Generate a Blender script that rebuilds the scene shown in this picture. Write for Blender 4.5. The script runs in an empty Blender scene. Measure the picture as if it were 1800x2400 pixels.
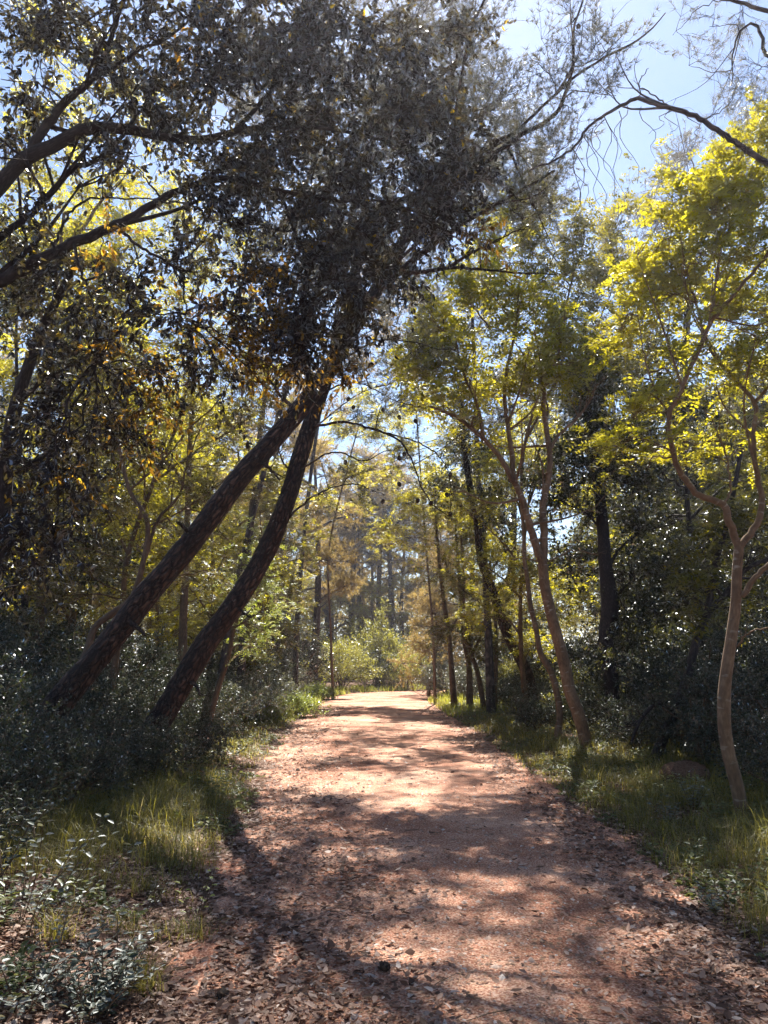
import bpy, math
import numpy as np
from mathutils import Vector

# ------------------------------------------------------------------ camera, world, sun
S = bpy.context.scene
R = math.radians
F = 1813.0                      # focal length in pixels of the 1800 x 2400 photograph
PITCH = R(11.2)
EYE = 1.55
cam_d = bpy.data.cameras.new("camera")
cam_d.sensor_fit = 'VERTICAL'; cam_d.sensor_height = 24.0; cam_d.lens = 24.0 * F / 2400.0
cam_d.clip_start = 0.05; cam_d.clip_end = 3000
cam = bpy.data.objects.new("camera", cam_d); S.collection.objects.link(cam)
cam.location = (0, 0, EYE); cam.rotation_euler = (R(90) + PITCH, 0, 0)
S.camera = cam

SUN_EL, SUN_AZ = R(52), R(3)     # azimuth: clockwise from +Y (straight ahead)
w = bpy.data.worlds.new("World"); S.world = w; w.use_nodes = True
nt = w.node_tree; nt.nodes.clear()
sky = nt.nodes.new('ShaderNodeTexSky'); sky.sky_type = 'NISHITA'; sky.sun_disc = False
sky.sun_elevation = SUN_EL; sky.sun_rotation = SUN_AZ
sky.air_density = 1.0; sky.dust_density = 0.15; sky.ozone_density = 3.0
bg = nt.nodes.new('ShaderNodeBackground'); bg.inputs[1].default_value = 0.058
wo = nt.nodes.new('ShaderNodeOutputWorld')
nt.links.new(sky.outputs[0], bg.inputs[0]); nt.links.new(bg.outputs[0], wo.inputs[0])

sd = bpy.data.lights.new("sun", 'SUN'); sd.energy = 5.0; sd.angle = R(0.45); sd.color = (1.0, 0.93, 0.82)
sun = bpy.data.objects.new("sun", sd); S.collection.objects.link(sun)
sdir = Vector((math.sin(SUN_AZ) * math.cos(SUN_EL), math.cos(SUN_AZ) * math.cos(SUN_EL), math.sin(SUN_EL)))
sun.rotation_euler = (-sdir).to_track_quat('-Z', 'Y').to_euler()

S.view_settings.view_transform = 'Standard'; S.view_settings.look = 'None'
S.view_settings.exposure = 1.8; S.view_settings.gamma = 1.0
S.cycles.max_bounces = 7; S.cycles.diffuse_bounces = 3; S.cycles.glossy_bounces = 2
S.cycles.transmission_bounces = 5; S.cycles.transparent_max_bounces = 4; S.cycles.volume_bounces = 0
S.cycles.caustics_reflective = False; S.cycles.caustics_refractive = False
S.cycles.sample_clamp_indirect = 6.0

# ------------------------------------------------------------------ helpers: picture -> place
cp, sp = math.cos(PITCH), math.sin(PITCH)
def W(U, V, Y):
    """point of the place seen at photo pixel U, V at distance Y in front of the camera"""
    dx = (U - 900.0) / F; dy = (1200.0 - V) / F
    ry = cp - dy * sp; rz = sp + dy * cp
    t = Y / ry
    return np.array([dx * t, Y, EYE + rz * t])
def G(U, V):
    """ground point seen at U, V"""
    dx = (U - 900.0) / F; dy = (1200.0 - V) / F
    ry = cp - dy * sp; rz = sp + dy * cp
    t = -EYE / rz
    return np.array([dx * t, ry * t, 0.0])

def smooth(a, b, x):
    t = np.clip((x - a) / (b - a), 0, 1); return t * t * (3 - 2 * t)
def vnoise(x, y, seed=0):
    x = np.asarray(x, float); y = np.asarray(y, float)
    xi = np.floor(x).astype(np.int64); yi = np.floor(y).astype(np.int64)
    fx = x - xi; fy = y - yi; fx = fx * fx * (3 - 2 * fx); fy = fy * fy * (3 - 2 * fy)
    def h(i, j):
        n = (i * 374761393 + j * 668265263 + seed * 1442695041) & 0xffffffff
        n = ((n ^ (n >> 13)) * 1274126177) & 0xffffffff
        return ((n ^ (n >> 16)) & 0xffff) / 65535.0
    return (h(xi, yi) * (1 - fx) + h(xi + 1, yi) * fx) * (1 - fy) + (h(xi, yi + 1) * (1 - fx) + h(xi + 1, yi + 1) * fx) * fy

_LE = [G(u, v) for u, v in ((340, 2700), (440, 2400), (520, 2200), (575, 2000), (610, 1900), (640, 1800), (690, 1715), (735, 1660), (765, 1638))]
_RE = [G(u, v) for u, v in ((2230, 2700), (1890, 2400), (1690, 2200), (1475, 2010), (1330, 1890), (1200, 1790), (1115, 1725), (1050, 1680), (1000, 1645))]
LY = np.array([-30] + [p[1] for p in _LE] + [44, 50, 60]); LX = np.array([_LE[0][0]] + [p[0] for p in _LE] + [_LE[-1][0] + 0.9, 3, 14])
RY = np.array([-30] + [p[1] for p in _RE] + [44, 50, 60]); RX = np.array([_RE[0][0]] + [p[0] for p in _RE] + [_RE[-1][0] + 1.3, 9, 22])
def edges(y): return np.interp(y, LY, LX), np.interp(y, RY, RX)
def off_path(x, y):
    l, r = edges(y); return np.maximum(l - x, x - r)
def H(x, y):
    x = np.asarray(x, float); y = np.asarray(y, float)
    d = off_path(x, y)
    v = smooth(0.0, 1.3, d) * 0.10 + smooth(1.0, 9.0, d) * 0.35 * smooth(-5, 8, y)
    v = v + (vnoise(x * 1.3, y * 1.3, 3) - 0.5) * 0.05 * (0.25 + smooth(-0.2, 1.0, d)) + (vnoise(x * 0.25, y * 0.25, 9) - .5) * .25 * smooth(0.5, 5, d)
    return v

# ------------------------------------------------------------------ helpers: meshes
def link(o): S.collection.objects.link(o); return o
def mesh_obj(name, V, Fs, mat, parent=None, rnd=None, uv=None, smooth_=False, loc=None):
    """V (n,3); Fs list of (m,k) index arrays; rnd one value per face; uv one pair per vertex"""
    me = bpy.data.meshes.new(name)
    V = np.asarray(V, np.float32)
    if loc is not None: V = V - np.asarray(loc, np.float32)
    Fs = [f for f in Fs if len(f)]
    li = np.concatenate([f.ravel() for f in Fs]).astype(np.int32)
    tot = np.concatenate([np.full(len(f), f.shape[1], np.int32) for f in Fs])
    st = np.concatenate([[0], np.cumsum(tot)[:-1]]).astype(np.int32)
    me.vertices.add(len(V)); me.vertices.foreach_set('co', V.ravel())
    me.loops.add(len(li)); me.loops.foreach_set('vertex_index', li)
    me.polygons.add(len(tot)); me.polygons.foreach_set('loop_start', st)
    if smooth_: me.polygons.foreach_set('use_smooth', np.ones(len(tot), bool))
    if uv is not None:
        ul = me.uv_layers.new(name='UVMap'); ul.data.foreach_set('uv', np.asarray(uv, np.float32)[li].ravel())
    if rnd is not None:
        a = me.attributes.new('rnd', 'FLOAT', 'FACE'); a.data.foreach_set('value', np.asarray(rnd, np.float32))
    me.update(calc_edges=True)
    me.materials.append(mat)
    o = bpy.data.objects.new(name, me); link(o)
    if parent is not None: o.parent = parent
    return o

def tag(o, label, cat, group=None, kind=None):
    if label: o['label'] = label
    if cat: o['category'] = cat
    if group: o['group'] = group
    if kind: o['kind'] = kind
    return o
def thing(name, label, cat, loc, group=None):
    o = bpy.data.objects.new(name, None); link(o); o.location = [float(v) for v in loc]; o.empty_display_size = .2
    return tag(o, label, cat, group)

def norm(a): return a / np.maximum(np.linalg.norm(a, axis=-1, keepdims=True), 1e-9)

def tubes(P, Rd, k=4, bump=0.0, rng=None):
    """P (m,n,3) centre lines, Rd (m,n) radii -> verts, quads, uv"""
    P = np.asarray(P, float); Rd = np.asarray(Rd, float); m, n, _ = P.shape
    T = np.empty_like(P); T[:, 1:-1] = P[:, 2:] - P[:, :-2]; T[:, 0] = P[:, 1] - P[:, 0]; T[:, -1] = P[:, -1] - P[:, -2]
    T = norm(T); mean = norm(T.mean(1))
    ax = np.argmin(np.abs(mean), 1); ref = np.eye(3)[ax][:, None, :]
    N = norm(np.cross(T, ref)); B = np.cross(T, N)
    kk = k + 1 if True else k
    a = np.arange(kk) / k * 2 * math.pi
    rr = Rd[:, :, None] * np.ones(kk)
    if bump and rng is not None:
        L = np.concatenate([np.zeros((m, 1)), np.cumsum(np.linalg.norm(np.diff(P, axis=1), axis=2), 1)], 1)
        q = np.arange(kk) % k
        rr = rr * (1 + bump * (vnoise(q[None, None, :] * 5.0 / k + 7 * rng.random(), L[:, :, None] * 3.0, 5) - .5) * 2
                   + bump * .5 * (vnoise(q[None, None, :] * 13.0 / k, L[:, :, None] * 9.0, 6) - .5))
        rr[:, :, -1] = rr[:, :, 0]
    V = P[:, :, None, :] + rr[..., None] * (np.cos(a)[None, None, :, None] * N[:, :, None, :] + np.sin(a)[None, None, :, None] * B[:, :, None, :])
    L = np.concatenate([np.zeros((m, 1)), np.cumsum(np.linalg.norm(np.diff(P, axis=1), axis=2), 1)], 1)
    uv = np.stack(np.broadcast_arrays(a[None, None, :] * Rd.mean(1)[:, None, None], L[:, :, None]), -1)
    i = np.arange(m)[:, None, None] * n * kk + np.arange(n - 1)[None, :, None] * kk + np.arange(k)[None, None, :]
    Q = np.stack([i, i + 1, i + kk + 1, i + kk], -1).reshape(-1, 4)
    return V.reshape(-1, 3), Q, uv.reshape(-1, 2)

def spline(pts, n):
    """Catmull-Rom through rows of pts (any width), n samples"""
    p = np.asarray(pts, float)
    if len(p) == 2: p = np.stack([p[0], (p[0] + p[1]) / 2, p[1]])
    d = np.linalg.norm(np.diff(p[:, :3], axis=0), axis=1); s = np.concatenate([[0], np.cumsum(d)])
    t = np.linspace(0, s[-1], n); i = np.clip(np.searchsorted(s, t, 'right') - 1, 0, len(p) - 2)
    u = ((t - s[i]) / np.maximum(d[i], 1e-9))[:, None]
    q = np.concatenate([[2 * p[0] - p[1]], p, [2 * p[-1] - p[-2]]])
    a, b, c, e = q[i], q[i + 1], q[i + 2], q[i + 3]
    return .5 * (2 * b + (c - a) * u + (2 * a - 5 * b + 4 * c - e) * u * u + (-a + 3 * b - 3 * c + e) * u ** 3)

LEAF = {
    'broad': (np.array([[0, 0, 0], [.3, .5, .10], [.68, .40, .06], [1, 0, -.06], [.68, -.40, .06], [.3, -.5, .10]]), np.array([[0, 3, 2, 1], [0, 5, 4, 3]])),
    'leaflet': (np.array([[0, 0, 0], [.45, .5, .05], [1, 0, -.04], [.45, -.5, .05]]), np.array([[0, 3, 2, 1]])),
    'needle': (np.array([[0, .5, 0], [1, 0, 0], [0, -.5, 0]]), np.array([[0, 2, 1]])),
}
def leaves(kind, pos, d, nrm, ln, wd):
    T, Fc = LEAF[kind]
    d = norm(d); y = norm(np.cross(nrm, d)); z = np.cross(d, y)
    V = pos[:, None, :] + T[None, :, 0, None] * (d * ln[:, None])[:, None, :] + T[None, :, 1, None] * (y * wd[:, None])[:, None, :] + T[None, :, 2, None] * (z * ln[:, None])[:, None, :]
    Q = (np.arange(len(pos))[:, None, None] * len(T) + Fc[None]).reshape(-1, Fc.shape[1])
    return V.reshape(-1, 3), Q, len(Fc)

def grow_clumps(rng, nodes, clumps, sty):
    """branches from skeleton nodes into each clump, twigs on them, leaves on the twigs.
    clumps: rows centre(3) radii(3) weight.  returns wood (V,Q,uv) lists and leaf arrays"""
    wood = []; LP = []; LD = []; LN = []; LR = []
    nodes = np.asarray(nodes)
    for c in clumps:
        cen = np.array(c[:3]); rad = np.array(c[3:6]); wgt = c[6] if len(c) > 6 else 1.0
        dd = np.linalg.norm(nodes - cen, axis=1) + np.maximum(0, nodes[:, 2] - cen[2]) * 1.2
        j = np.argsort(dd)[min(int(rng.integers(0, 3)), len(dd) - 1)]
        a = nodes[j]; L = np.linalg.norm(cen - a)
        mid = (a + cen) / 2 + rng.normal(0, .07 * L + .02, 3) + np.array([0, 0, sty.get('arch', .08) * L])
        main = spline([a, mid, cen, cen + (cen - mid) * min(1.0, rad.mean() / max(L, .1)) * .8], 12)
        br = sty.get('br', .02) * (0.6 + .4 * min(L, 3) / 3)
        main[1:-1] += rng.normal(0, .02 * L + .005, (10, 3)) * .5
        wood.append((main[None], np.linspace(br, br * .3, 12)[None], 5))
        nb = max(2, int(sty['nb'] * wgt * rng.uniform(.8, 1.2)))
        u = norm(rng.normal(0, 1, (nb, 3))) * (rng.random((nb, 1)) ** .45)
        tip = cen + u * rad
        s = main[rng.integers(3, 12, nb)]
        n = 6; t = np.linspace(0, 1, n)[None, :, None]
        m_ = (s + tip) / 2 + rng.normal(0, .12, (nb, 3)) * rad + np.array([0, 0, sty.get('arch', .08)]) * rad.mean()
        sub = (1 - t) ** 2 * s[:, None] + 2 * t * (1 - t) * m_[:, None] + t ** 2 * tip[:, None]
        sub[:, 1:] += rng.normal(0, .03, (nb, n - 1, 3)) * rad.mean()
        wood.append((sub, np.linspace(br * .45, br * .13, n)[None] * np.ones((nb, 1)), 4))
        tw = sty['nt']; q = rng.integers(1, n, (nb, tw)); keep = rng.random((nb, tw)) < sty.get('keep', .9)
        st = sub[np.arange(nb)[:, None], q]
        outd = norm(st - s[:, None] + 1e-6)
        dr = norm(outd * sty.get('outw', .7) + rng.normal(0, .55, (nb, tw, 3)) + np.array(sty.get('twdir', (0, 0, .15))))
        ln = sty['tl'] * rng.uniform(.5, 1.3, (nb, tw, 1))
        p0 = st[keep]; d0 = dr[keep]; l0 = ln[keep]
        M = len(p0)
        if M == 0: continue
        nn = 4; tt = np.linspace(0, 1, nn)[None, :, None]
        droop = np.array([0, 0, -sty.get('droop', .15)])
        tp = p0[:, None] + d0[:, None] * l0[:, None] * tt + droop * l0[:, None] * tt ** 2 + rng.normal(0, .03, (M, nn, 3)) * l0[:, None] * (tt > 0)
        if sty.get('twigs', True):
            wood.append((tp, np.linspace(br * .12 + .0012, .0010 * sty.get('tws', 1), nn)[None] * np.ones((M, 1)), 3))
        k = sty['k']
        if sty['kind'] == 'needle':
            # tufts at the twig's end and along its outer half
            nt_ = sty.get('tufts', 3)
            f = np.linspace(.55, 1, nt_)[None, :] if nt_ > 1 else np.ones((1, 1))
            base = tp[:, 0][:, None] + (tp[:, -1] - tp[:, 0])[:, None] * f[..., None] + droop * 0
            ax = norm(tp[:, -1] - tp[:, -2])[:, None, None]
            dl = norm(ax * sty.get('fwd', .8) + rng.normal(0, .62, (M, nt_, k, 3)))
            LP.append(np.repeat(base[:, :, None], k, 2).reshape(-1, 3)); LD.append(dl.reshape(-1, 3))
            LN.append(rng.normal(0, 1, (M * nt_ * k, 3))); LR.append(np.repeat(rng.random(M), nt_ * k) * .6 + rng.random(M * nt_ * k) * .4)
        elif sty['kind'] == 'pinnate':
            # compound leaves: a short rachis with paired leaflets, lying flat
            nc = k; npair = sty.get('pairs', 4); rl = sty['ln'] * npair * .62
            f = rng.uniform(.2, 1, (M, nc, 1)); base = tp[:, 0][:, None] + (tp[:, -1] - tp[:, 0])[:, None] * f
            rd = norm(d0[:, None] * .5 + rng.normal(0, .7, (M, nc, 3)) * np.array([1, 1, .35]) + np.array([0, 0, -.12]))
            up = norm(np.array([0, 0, 1.0]) + rng.normal(0, sty.get('tilt', .3), (M, nc, 3)))
            side = norm(np.cross(up, rd))
            fr = np.linspace(.25, 1, npair)
            for sgn in (-1, 1):
                pos = base[:, :, None] + rd[:, :, None] * rl * fr[None, None, :, None] + np.array([0, 0, -.18]) * rl * (fr ** 2)[None, None, :, None]
                dl = norm(rd[:, :, None] * .45 + sgn * side[:, :, None] + rng.normal(0, .12, pos.shape))
                LP.append(pos.reshape(-1, 3)); LD.append(dl.reshape(-1, 3))
                LN.append((np.repeat(up[:, :, None], npair, 2) + rng.normal(0, .15, pos.shape)).reshape(-1, 3))
                LR.append((np.repeat(rng.random((M, nc, 1)), npair, 2) * .7 + .3 * rng.random((M, nc, npair))).ravel())
        else:
            f = rng.uniform(.1, 1.05, (M, k, 1))
            base = tp[:, 0][:, None] + (tp[:, -1] - tp[:, 0])[:, None] * f
            dl = norm(d0[:, None] * .6 + rng.normal(0, .7, (M, k, 3)) + np.array([0, 0, -sty.get('hang', .2)]))
            up = norm(np.array([0, 0, 1.0]) + rng.normal(0, sty.get('tilt', .5), (M, k, 3)))
            LP.append(base.reshape(-1, 3)); LD.append(dl.reshape(-1, 3)); LN.append(up.reshape(-1, 3))
            LR.append((rng.random((M, 1)) * .5 + .5 * rng.random((M, k))).ravel())
    return wood, LP, LD, LN, LR

def join_wood(wood, rng):
    Vs, Qs, Us, o = [], [], [], 0
    for P, Rd, k in wood:
        v, q, u = tubes(P, Rd, k); Vs.append(v); Qs.append(q + o); Us.append(u); o += len(v)
    return np.concatenate(Vs), np.concatenate(Qs), np.concatenate(Us)

def foliage_mesh(name, rng, fo, sty, mat, parent, loc):
    wood, LP, LD, LN, LR = fo
    pos = np.concatenate(LP); d = np.concatenate(LD); n_ = np.concatenate(LN); r = np.concatenate(LR)
    m = len(pos); ln = sty['ln'] * rng.uniform(.65, 1.25, m); wd = ln * sty['asp']
    if sty['kind'] == 'needle': wd = np.full(m, sty['nw'])
    V, Q, nf = leaves({'needle': 'needle', 'broad': 'broad'}.get(sty['kind'], 'leaflet'), pos, d, n_, ln, wd)
    return mesh_obj(name, V, [Q], mat, parent, rnd=np.repeat(r, nf), loc=loc)

def grow(name, label, cat, base, trunk, limbs, clumps, sty, leafmat, bark, seed, group=None, trunk_k=14, bump=.05, tn=None, fine=0.0, twigs_extra=None, forks=None):
    """a tree: an Empty at its foot > trunk, branch..., twigs, crown"""
    rng = np.random.default_rng(seed)
    root = thing(name, label, cat, base, group); loc = np.array(base, float)
    nodes = []
    tr = np.array(trunk, float)
    n = tn or max(24, int(np.linalg.norm(np.diff(tr[:, :3], axis=0), axis=1).sum() / .12))
    sp_ = spline(tr, n); v, q, u = tubes(sp_[None, :, :3], np.maximum(sp_[None, :, 3], .004), trunk_k, bump, rng)
    mesh_obj('trunk', v, [q], bark, root, uv=u, smooth_=True, loc=loc)
    m0 = int(n * .35); nodes += list(sp_[m0:, :3])
    for lb in limbs:
        lb = np.array(lb, float); s2 = spline(lb, max(10, int(len(lb) * 6)))
        s2[1:-1, :3] += rng.normal(0, .006, (len(s2) - 2, 3)) * 1.0
        v, q, u = tubes(s2[None, :, :3], np.maximum(s2[None, :, 3], .003), 9, bump, rng)
        mesh_obj('branch', v, [q], bark, root, uv=u, smooth_=True, loc=loc)
        nodes += list(s2[len(s2) // 4:, :3])
    if clumps:
        fo = grow_clumps(rng, nodes, clumps, sty)
        if twigs_extra: fo[0].extend(twigs_extra)
        forks = (5 if sty['kind'] != 'needle' else 2) if forks is None else forks
        for lb in limbs + ([trunk[len(trunk) // 2:]] if (forks > 5 or sty['kind'] == 'needle') else []):
            lb = np.array(lb, float)
            if len(lb) < 2: continue
            s2 = spline(lb, 40); Lb = np.linalg.norm(s2[-1, :3] - s2[0, :3])
            for _ in range(forks):
                j = int(rng.integers(6, 36)); p = s2[j]; tg = norm(s2[min(39, j + 2), :3] - s2[j - 2, :3])
                d1 = norm(tg * .8 + rng.normal(0, .55, 3) + np.array([0, 0, .25])); L = Lb * rng.uniform(.2, .5)
                q1 = p[:3] + d1 * L * .5 + rng.normal(0, .04, 3) * L; q2 = q1 + norm(d1 + np.array([0, 0, .5]) + rng.normal(0, .3, 3)) * L * .5
                r0 = min(p[3] * .6, .028)
                f1 = spline([p[:3], q1, q2], 9); fo[0].append((f1[None], np.linspace(r0, r0 * .25, 9)[None], 5))
                for _k in range(3):
                    jj = int(rng.integers(3, 9)); e = f1[jj] + norm(d1 + rng.normal(0, .8, 3)) * L * rng.uniform(.2, .45)
                    fo[0].append((spline([f1[jj], (f1[jj] + e) / 2 + rng.normal(0, .05, 3) * L, e], 6)[None], np.linspace(r0 * .4, r0 * .12, 6)[None], 4))
        v, q, u = join_wood(fo[0], rng)
        mesh_obj('twigs', v, [q], bark, root, uv=u, loc=loc)
        foliage_mesh('crown', rng, fo, sty, leafmat, root, loc)
    return root

def copy_tree(o, parent=None):
    c = o.copy(); link(c); c.parent = parent
    for ch in [x for x in o.children]: copy_tree(ch, c)
    return c

# ------------------------------------------------------------------ materials
def new_mat(name):
    m = bpy.data.materials.new(name); m.use_nodes = True; t = m.node_tree; t.nodes.clear()
    return m, t, t.nodes.new('ShaderNodeOutputMaterial')
def ramp(t, fac, stops):
    r = t.nodes.new('ShaderNodeValToRGB'); e = r.color_ramp.elements
    while len(e) < len(stops): e.new(.5)
    for i, (p, c) in enumerate(stops): e[i].position = p; e[i].color = (*c, 1)
    t.links.new(fac, r.inputs[0]); return r.outputs[0]
def leaf_mat(name, refl, trans, tw=.5, gloss=.25, rough=.4, odd=None):
    """thin leaf: diffuse + light passing through + a waxy sheen; colours vary leaf by leaf"""
    m, t, out = new_mat(name); L = t.links
    at = t.nodes.new('ShaderNodeAttribute'); at.attribute_name = 'rnd'
    ns = t.nodes.new('ShaderNodeTexNoise'); ns.inputs['Scale'].default_value = 1.1; ns.inputs['Detail'].default_value = 2
    tc = t.nodes.new('ShaderNodeTexCoord'); L.new(tc.outputs['Object'], ns.inputs['Vector'])
    mx = t.nodes.new('ShaderNodeMath'); mx.operation = 'MULTIPLY_ADD'; mx.inputs[1].default_value = .9; 
    ad = t.nodes.new('ShaderNodeMath'); ad.operation = 'MULTIPLY_ADD'; ad.inputs[1].default_value = .8; ad.inputs[2].default_value = -.4
    L.new(ns.outputs[0], ad.inputs[0]); L.new(at.outputs['Fac'], mx.inputs[0]); L.new(ad.outputs[0], mx.inputs[2])
    st = [(0.0, refl[0]), (.55, refl[1]), (1.0, refl[-1])]
    st2 = [(0.0, trans[0]), (.55, trans[1]), (1.0, trans[-1])]
    cr = ramp(t, mx.outputs[0], st); ct = ramp(t, mx.outputs[0], st2)
    if odd:
        gt = t.nodes.new('ShaderNodeMath'); gt.operation = 'GREATER_THAN'; gt.inputs[1].default_value = 1 - odd[0]
        L.new(at.outputs['Fac'], gt.inputs[0])
        for k, cc in (('r', odd[1]), ('t', odd[2])):
            mix = t.nodes.new('ShaderNodeMix'); mix.data_type = 'RGBA'; mix.inputs[7].default_value = (*cc, 1)
            L.new(gt.outputs[0], mix.inputs[0]); L.new(cr if k == 'r' else ct, mix.inputs[6])
            if k == 'r': cr = mix.outputs[2]
            else: ct = mix.outputs[2]
    df = t.nodes.new('ShaderNodeBsdfDiffuse'); tr = t.nodes.new('ShaderNodeBsdfTranslucent')
    L.new(cr, df.inputs[0]); L.new(ct, tr.inputs[0])
    m1 = t.nodes.new('ShaderNodeMixShader'); m1.inputs[0].default_value = tw; L.new(df.outputs[0], m1.inputs[1]); L.new(tr.outputs[0], m1.inputs[2])
    gl = t.nodes.new('ShaderNodeBsdfGlossy'); gl.inputs['Roughness'].default_value = rough; gl.inputs[0].default_value = (.9, .95, 1, 1)
    fr = t.nodes.new('ShaderNodeFresnel'); fr.inputs[0].default_value = 1.42
    mu = t.nodes.new('ShaderNodeMath'); mu.operation = 'MULTIPLY'; mu.inputs[1].default_value = gloss; L.new(fr.outputs[0], mu.inputs[0])
    m2 = t.nodes.new('ShaderNodeMixShader'); L.new(mu.outputs[0], m2.inputs[0]); L.new(m1.outputs[0], m2.inputs[1]); L.new(gl.outputs[0], m2.inputs[2])
    L.new(m2.outputs[0], out.inputs[0]); return m

def bark_mat(name, dark, mid, light, sx=28.0, sy=9.0, bump=.02, plates=True, bands=False):
    m, t, out = new_mat(name); L = t.links
    uv = t.nodes.new('ShaderNodeUVMap'); uv.uv_map = 'UVMap'
    mp = t.nodes.new('ShaderNodeMapping'); mp.inputs['Scale'].default_value = (sx, sy, 1); L.new(uv.outputs[0], mp.inputs[0])
    ns = t.nodes.new('ShaderNodeTexNoise'); ns.inputs['Scale'].default_value = 1.3; ns.inputs['Detail'].default_value = 6; L.new(mp.outputs[0], ns.inputs['Vector'])
    vm = t.nodes.new('ShaderNodeVectorMath'); vm.operation = 'MULTIPLY_ADD'; vm.inputs[1].default_value = (1.5, 1.3, .8)
    L.new(ns.outputs['Color'], vm.inputs[0]); L.new(mp.outputs[0], vm.inputs[2])
    vo = t.nodes.new('ShaderNodeTexVoronoi'); vo.feature = 'DISTANCE_TO_EDGE'; L.new(vm.outputs[0], vo.inputs['Vector']); vo.inputs['Scale'].default_value = 1.0
    p = t.nodes.new('ShaderNodeBsdfPrincipled'); p.inputs['Roughness'].default_value = .9
    nb = t.nodes.new('ShaderNodeTexNoise'); nb.inputs['Scale'].default_value = 3.2; nb.inputs['Detail'].default_value = 8
    tc = t.nodes.new('ShaderNodeTexCoord'); L.new(tc.outputs['Object'], nb.inputs['Vector'])
    if plates:
        sm = t.nodes.new('ShaderNodeMapRange'); sm.inputs[1].default_value = 0; sm.inputs[2].default_value = .38; L.new(vo.outputs['Distance'], sm.inputs[0])
        mm = t.nodes.new('ShaderNodeMath'); mm.operation = 'MULTIPLY'; L.new(sm.outputs[0], mm.inputs[0]); L.new(nb.outputs[0], mm.inputs[1])
        col = ramp(t, mm.outputs[0], [(0, dark), (.4, mid), (.75, light)]); hgt = mm.outputs[0]
    else:
        ad = t.nodes.new('ShaderNodeMath'); ad.operation = 'MULTIPLY_ADD'; ad.inputs[1].default_value = .5
        m3 = t.nodes.new('ShaderNodeMath'); m3.operation = 'MULTIPLY'; m3.inputs[1].default_value = .5; L.new(nb.outputs[0], m3.inputs[0])
        L.new(ns.outputs[0], ad.inputs[0]); L.new(m3.outputs[0], ad.inputs[2])
        col = ramp(t, ad.outputs[0], [(.32, dark), (.5, mid), (.68, light)]); hgt = ad.outputs[0]
    if bands:
        mp2 = t.nodes.new('ShaderNodeMapping'); mp2.inputs['Scale'].default_value = (5, 17, 1); L.new(uv.outputs[0], mp2.inputs[0])
        n2 = t.nodes.new('ShaderNodeTexNoise'); n2.inputs['Scale'].default_value = 1.0; n2.inputs['Detail'].default_value = 3; L.new(mp2.outputs[0], n2.inputs['Vector'])
        rr = ramp(t, n2.outputs[0], [(.60, (0, 0, 0)), (.72, (.75, .75, .75))])
        mx = t.nodes.new('ShaderNodeMix'); mx.data_type = 'RGBA'; mx.inputs[7].default_value = (.42, .38, .32, 1)
        L.new(rr, mx.inputs[0]); L.new(col, mx.inputs[6]); col = mx.outputs[2]
    L.new(col, p.inputs['Base Color'])
    bm = t.nodes.new('ShaderNodeBump'); bm.inputs['Strength'].default_value = .9; bm.inputs['Distance'].default_value = bump
    L.new(hgt, bm.inputs['Height']); L.new(bm.outputs[0], p.inputs['Normal'])
    L.new(p.outputs[0], out.inputs[0]); return m

def rnd_mat(name, stops, rough=.8, trans=0.0):
    m, t, out = new_mat(name); L = t.links
    at = t.nodes.new('ShaderNodeAttribute'); at.attribute_name = 'rnd'
    col = ramp(t, at.outputs['Fac'], stops)
    p = t.nodes.new('ShaderNodeBsdfPrincipled'); p.inputs['Roughness'].default_value = rough; L.new(col, p.inputs['Base Color'])
    p.inputs['Specular IOR Level'].default_value = .3
    if trans:
        tr = t.nodes.new('ShaderNodeBsdfTranslucent'); L.new(col, tr.inputs[0])
        mx = t.nodes.new('ShaderNodeMixShader'); mx.inputs[0].default_value = trans
        L.new(p.outputs[0], mx.inputs[1]); L.new(tr.outputs[0], mx.inputs[2]); L.new(mx.outputs[0], out.inputs[0])
    else: L.new(p.outputs[0], out.inputs[0])
    return m

M = {}
M['oak'] = leaf_mat('oak_leaf', [(.022, .020, .027), (.042, .038, .048), (.07, .062, .068)], [(.02, .018, .008), (.05, .04, .012), (.16, .12, .02)], .45, .28, .42, odd=(.06, (.30, .22, .03), (.80, .55, .04)))  # leaf tinted violet-grey: the veil of lens flare is put into its colour
M['oak_bg'] = leaf_mat('dark_oak_leaf', [(.02, .026, .018), (.035, .045, .025), (.06, .07, .04)], [(.03, .03, .008), (.09, .09, .015), (.2, .18, .03)], .45, .5, .4, odd=(.02, (.3, .25, .04), (.7, .55, .05)))
M['ash'] = leaf_mat('ash_leaf', [(.05, .07, .012), (.09, .11, .018), (.15, .17, .03)], [(.20, .20, .010), (.62, .54, .022), (.92, .80, .05)], .62, .22, .45)
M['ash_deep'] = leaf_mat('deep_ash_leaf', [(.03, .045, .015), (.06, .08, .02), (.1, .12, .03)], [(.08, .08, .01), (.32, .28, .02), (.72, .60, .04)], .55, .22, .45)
M['olive'] = leaf_mat('olive_leaf', [(.03, .035, .015), (.055, .06, .022), (.10, .09, .035)], [(.07, .06, .01), (.20, .16, .025), (.50, .38, .05)], .5, .25, .45)
M['pine'] = leaf_mat('pine_needle', [(.05, .06, .045), (.08, .09, .06), (.13, .13, .08)], [(.12, .11, .05), (.22, .19, .08), (.34, .26, .10)], .4, .35, .4)
M['pine_gold'] = leaf_mat('golden_pine_needle', [(.10, .09, .04), (.17, .14, .06), (.26, .20, .09)], [(.34, .24, .07), (.56, .40, .12), (.78, .55, .18)], .5, .12, .5)
M['shrub_dark'] = leaf_mat('dark_shrub_leaf', [(.03, .042, .036), (.052, .07, .058), (.09, .11, .09)], [(.02, .03, .008), (.06, .07, .015), (.16, .17, .03)], .35, .4, .38)
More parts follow.
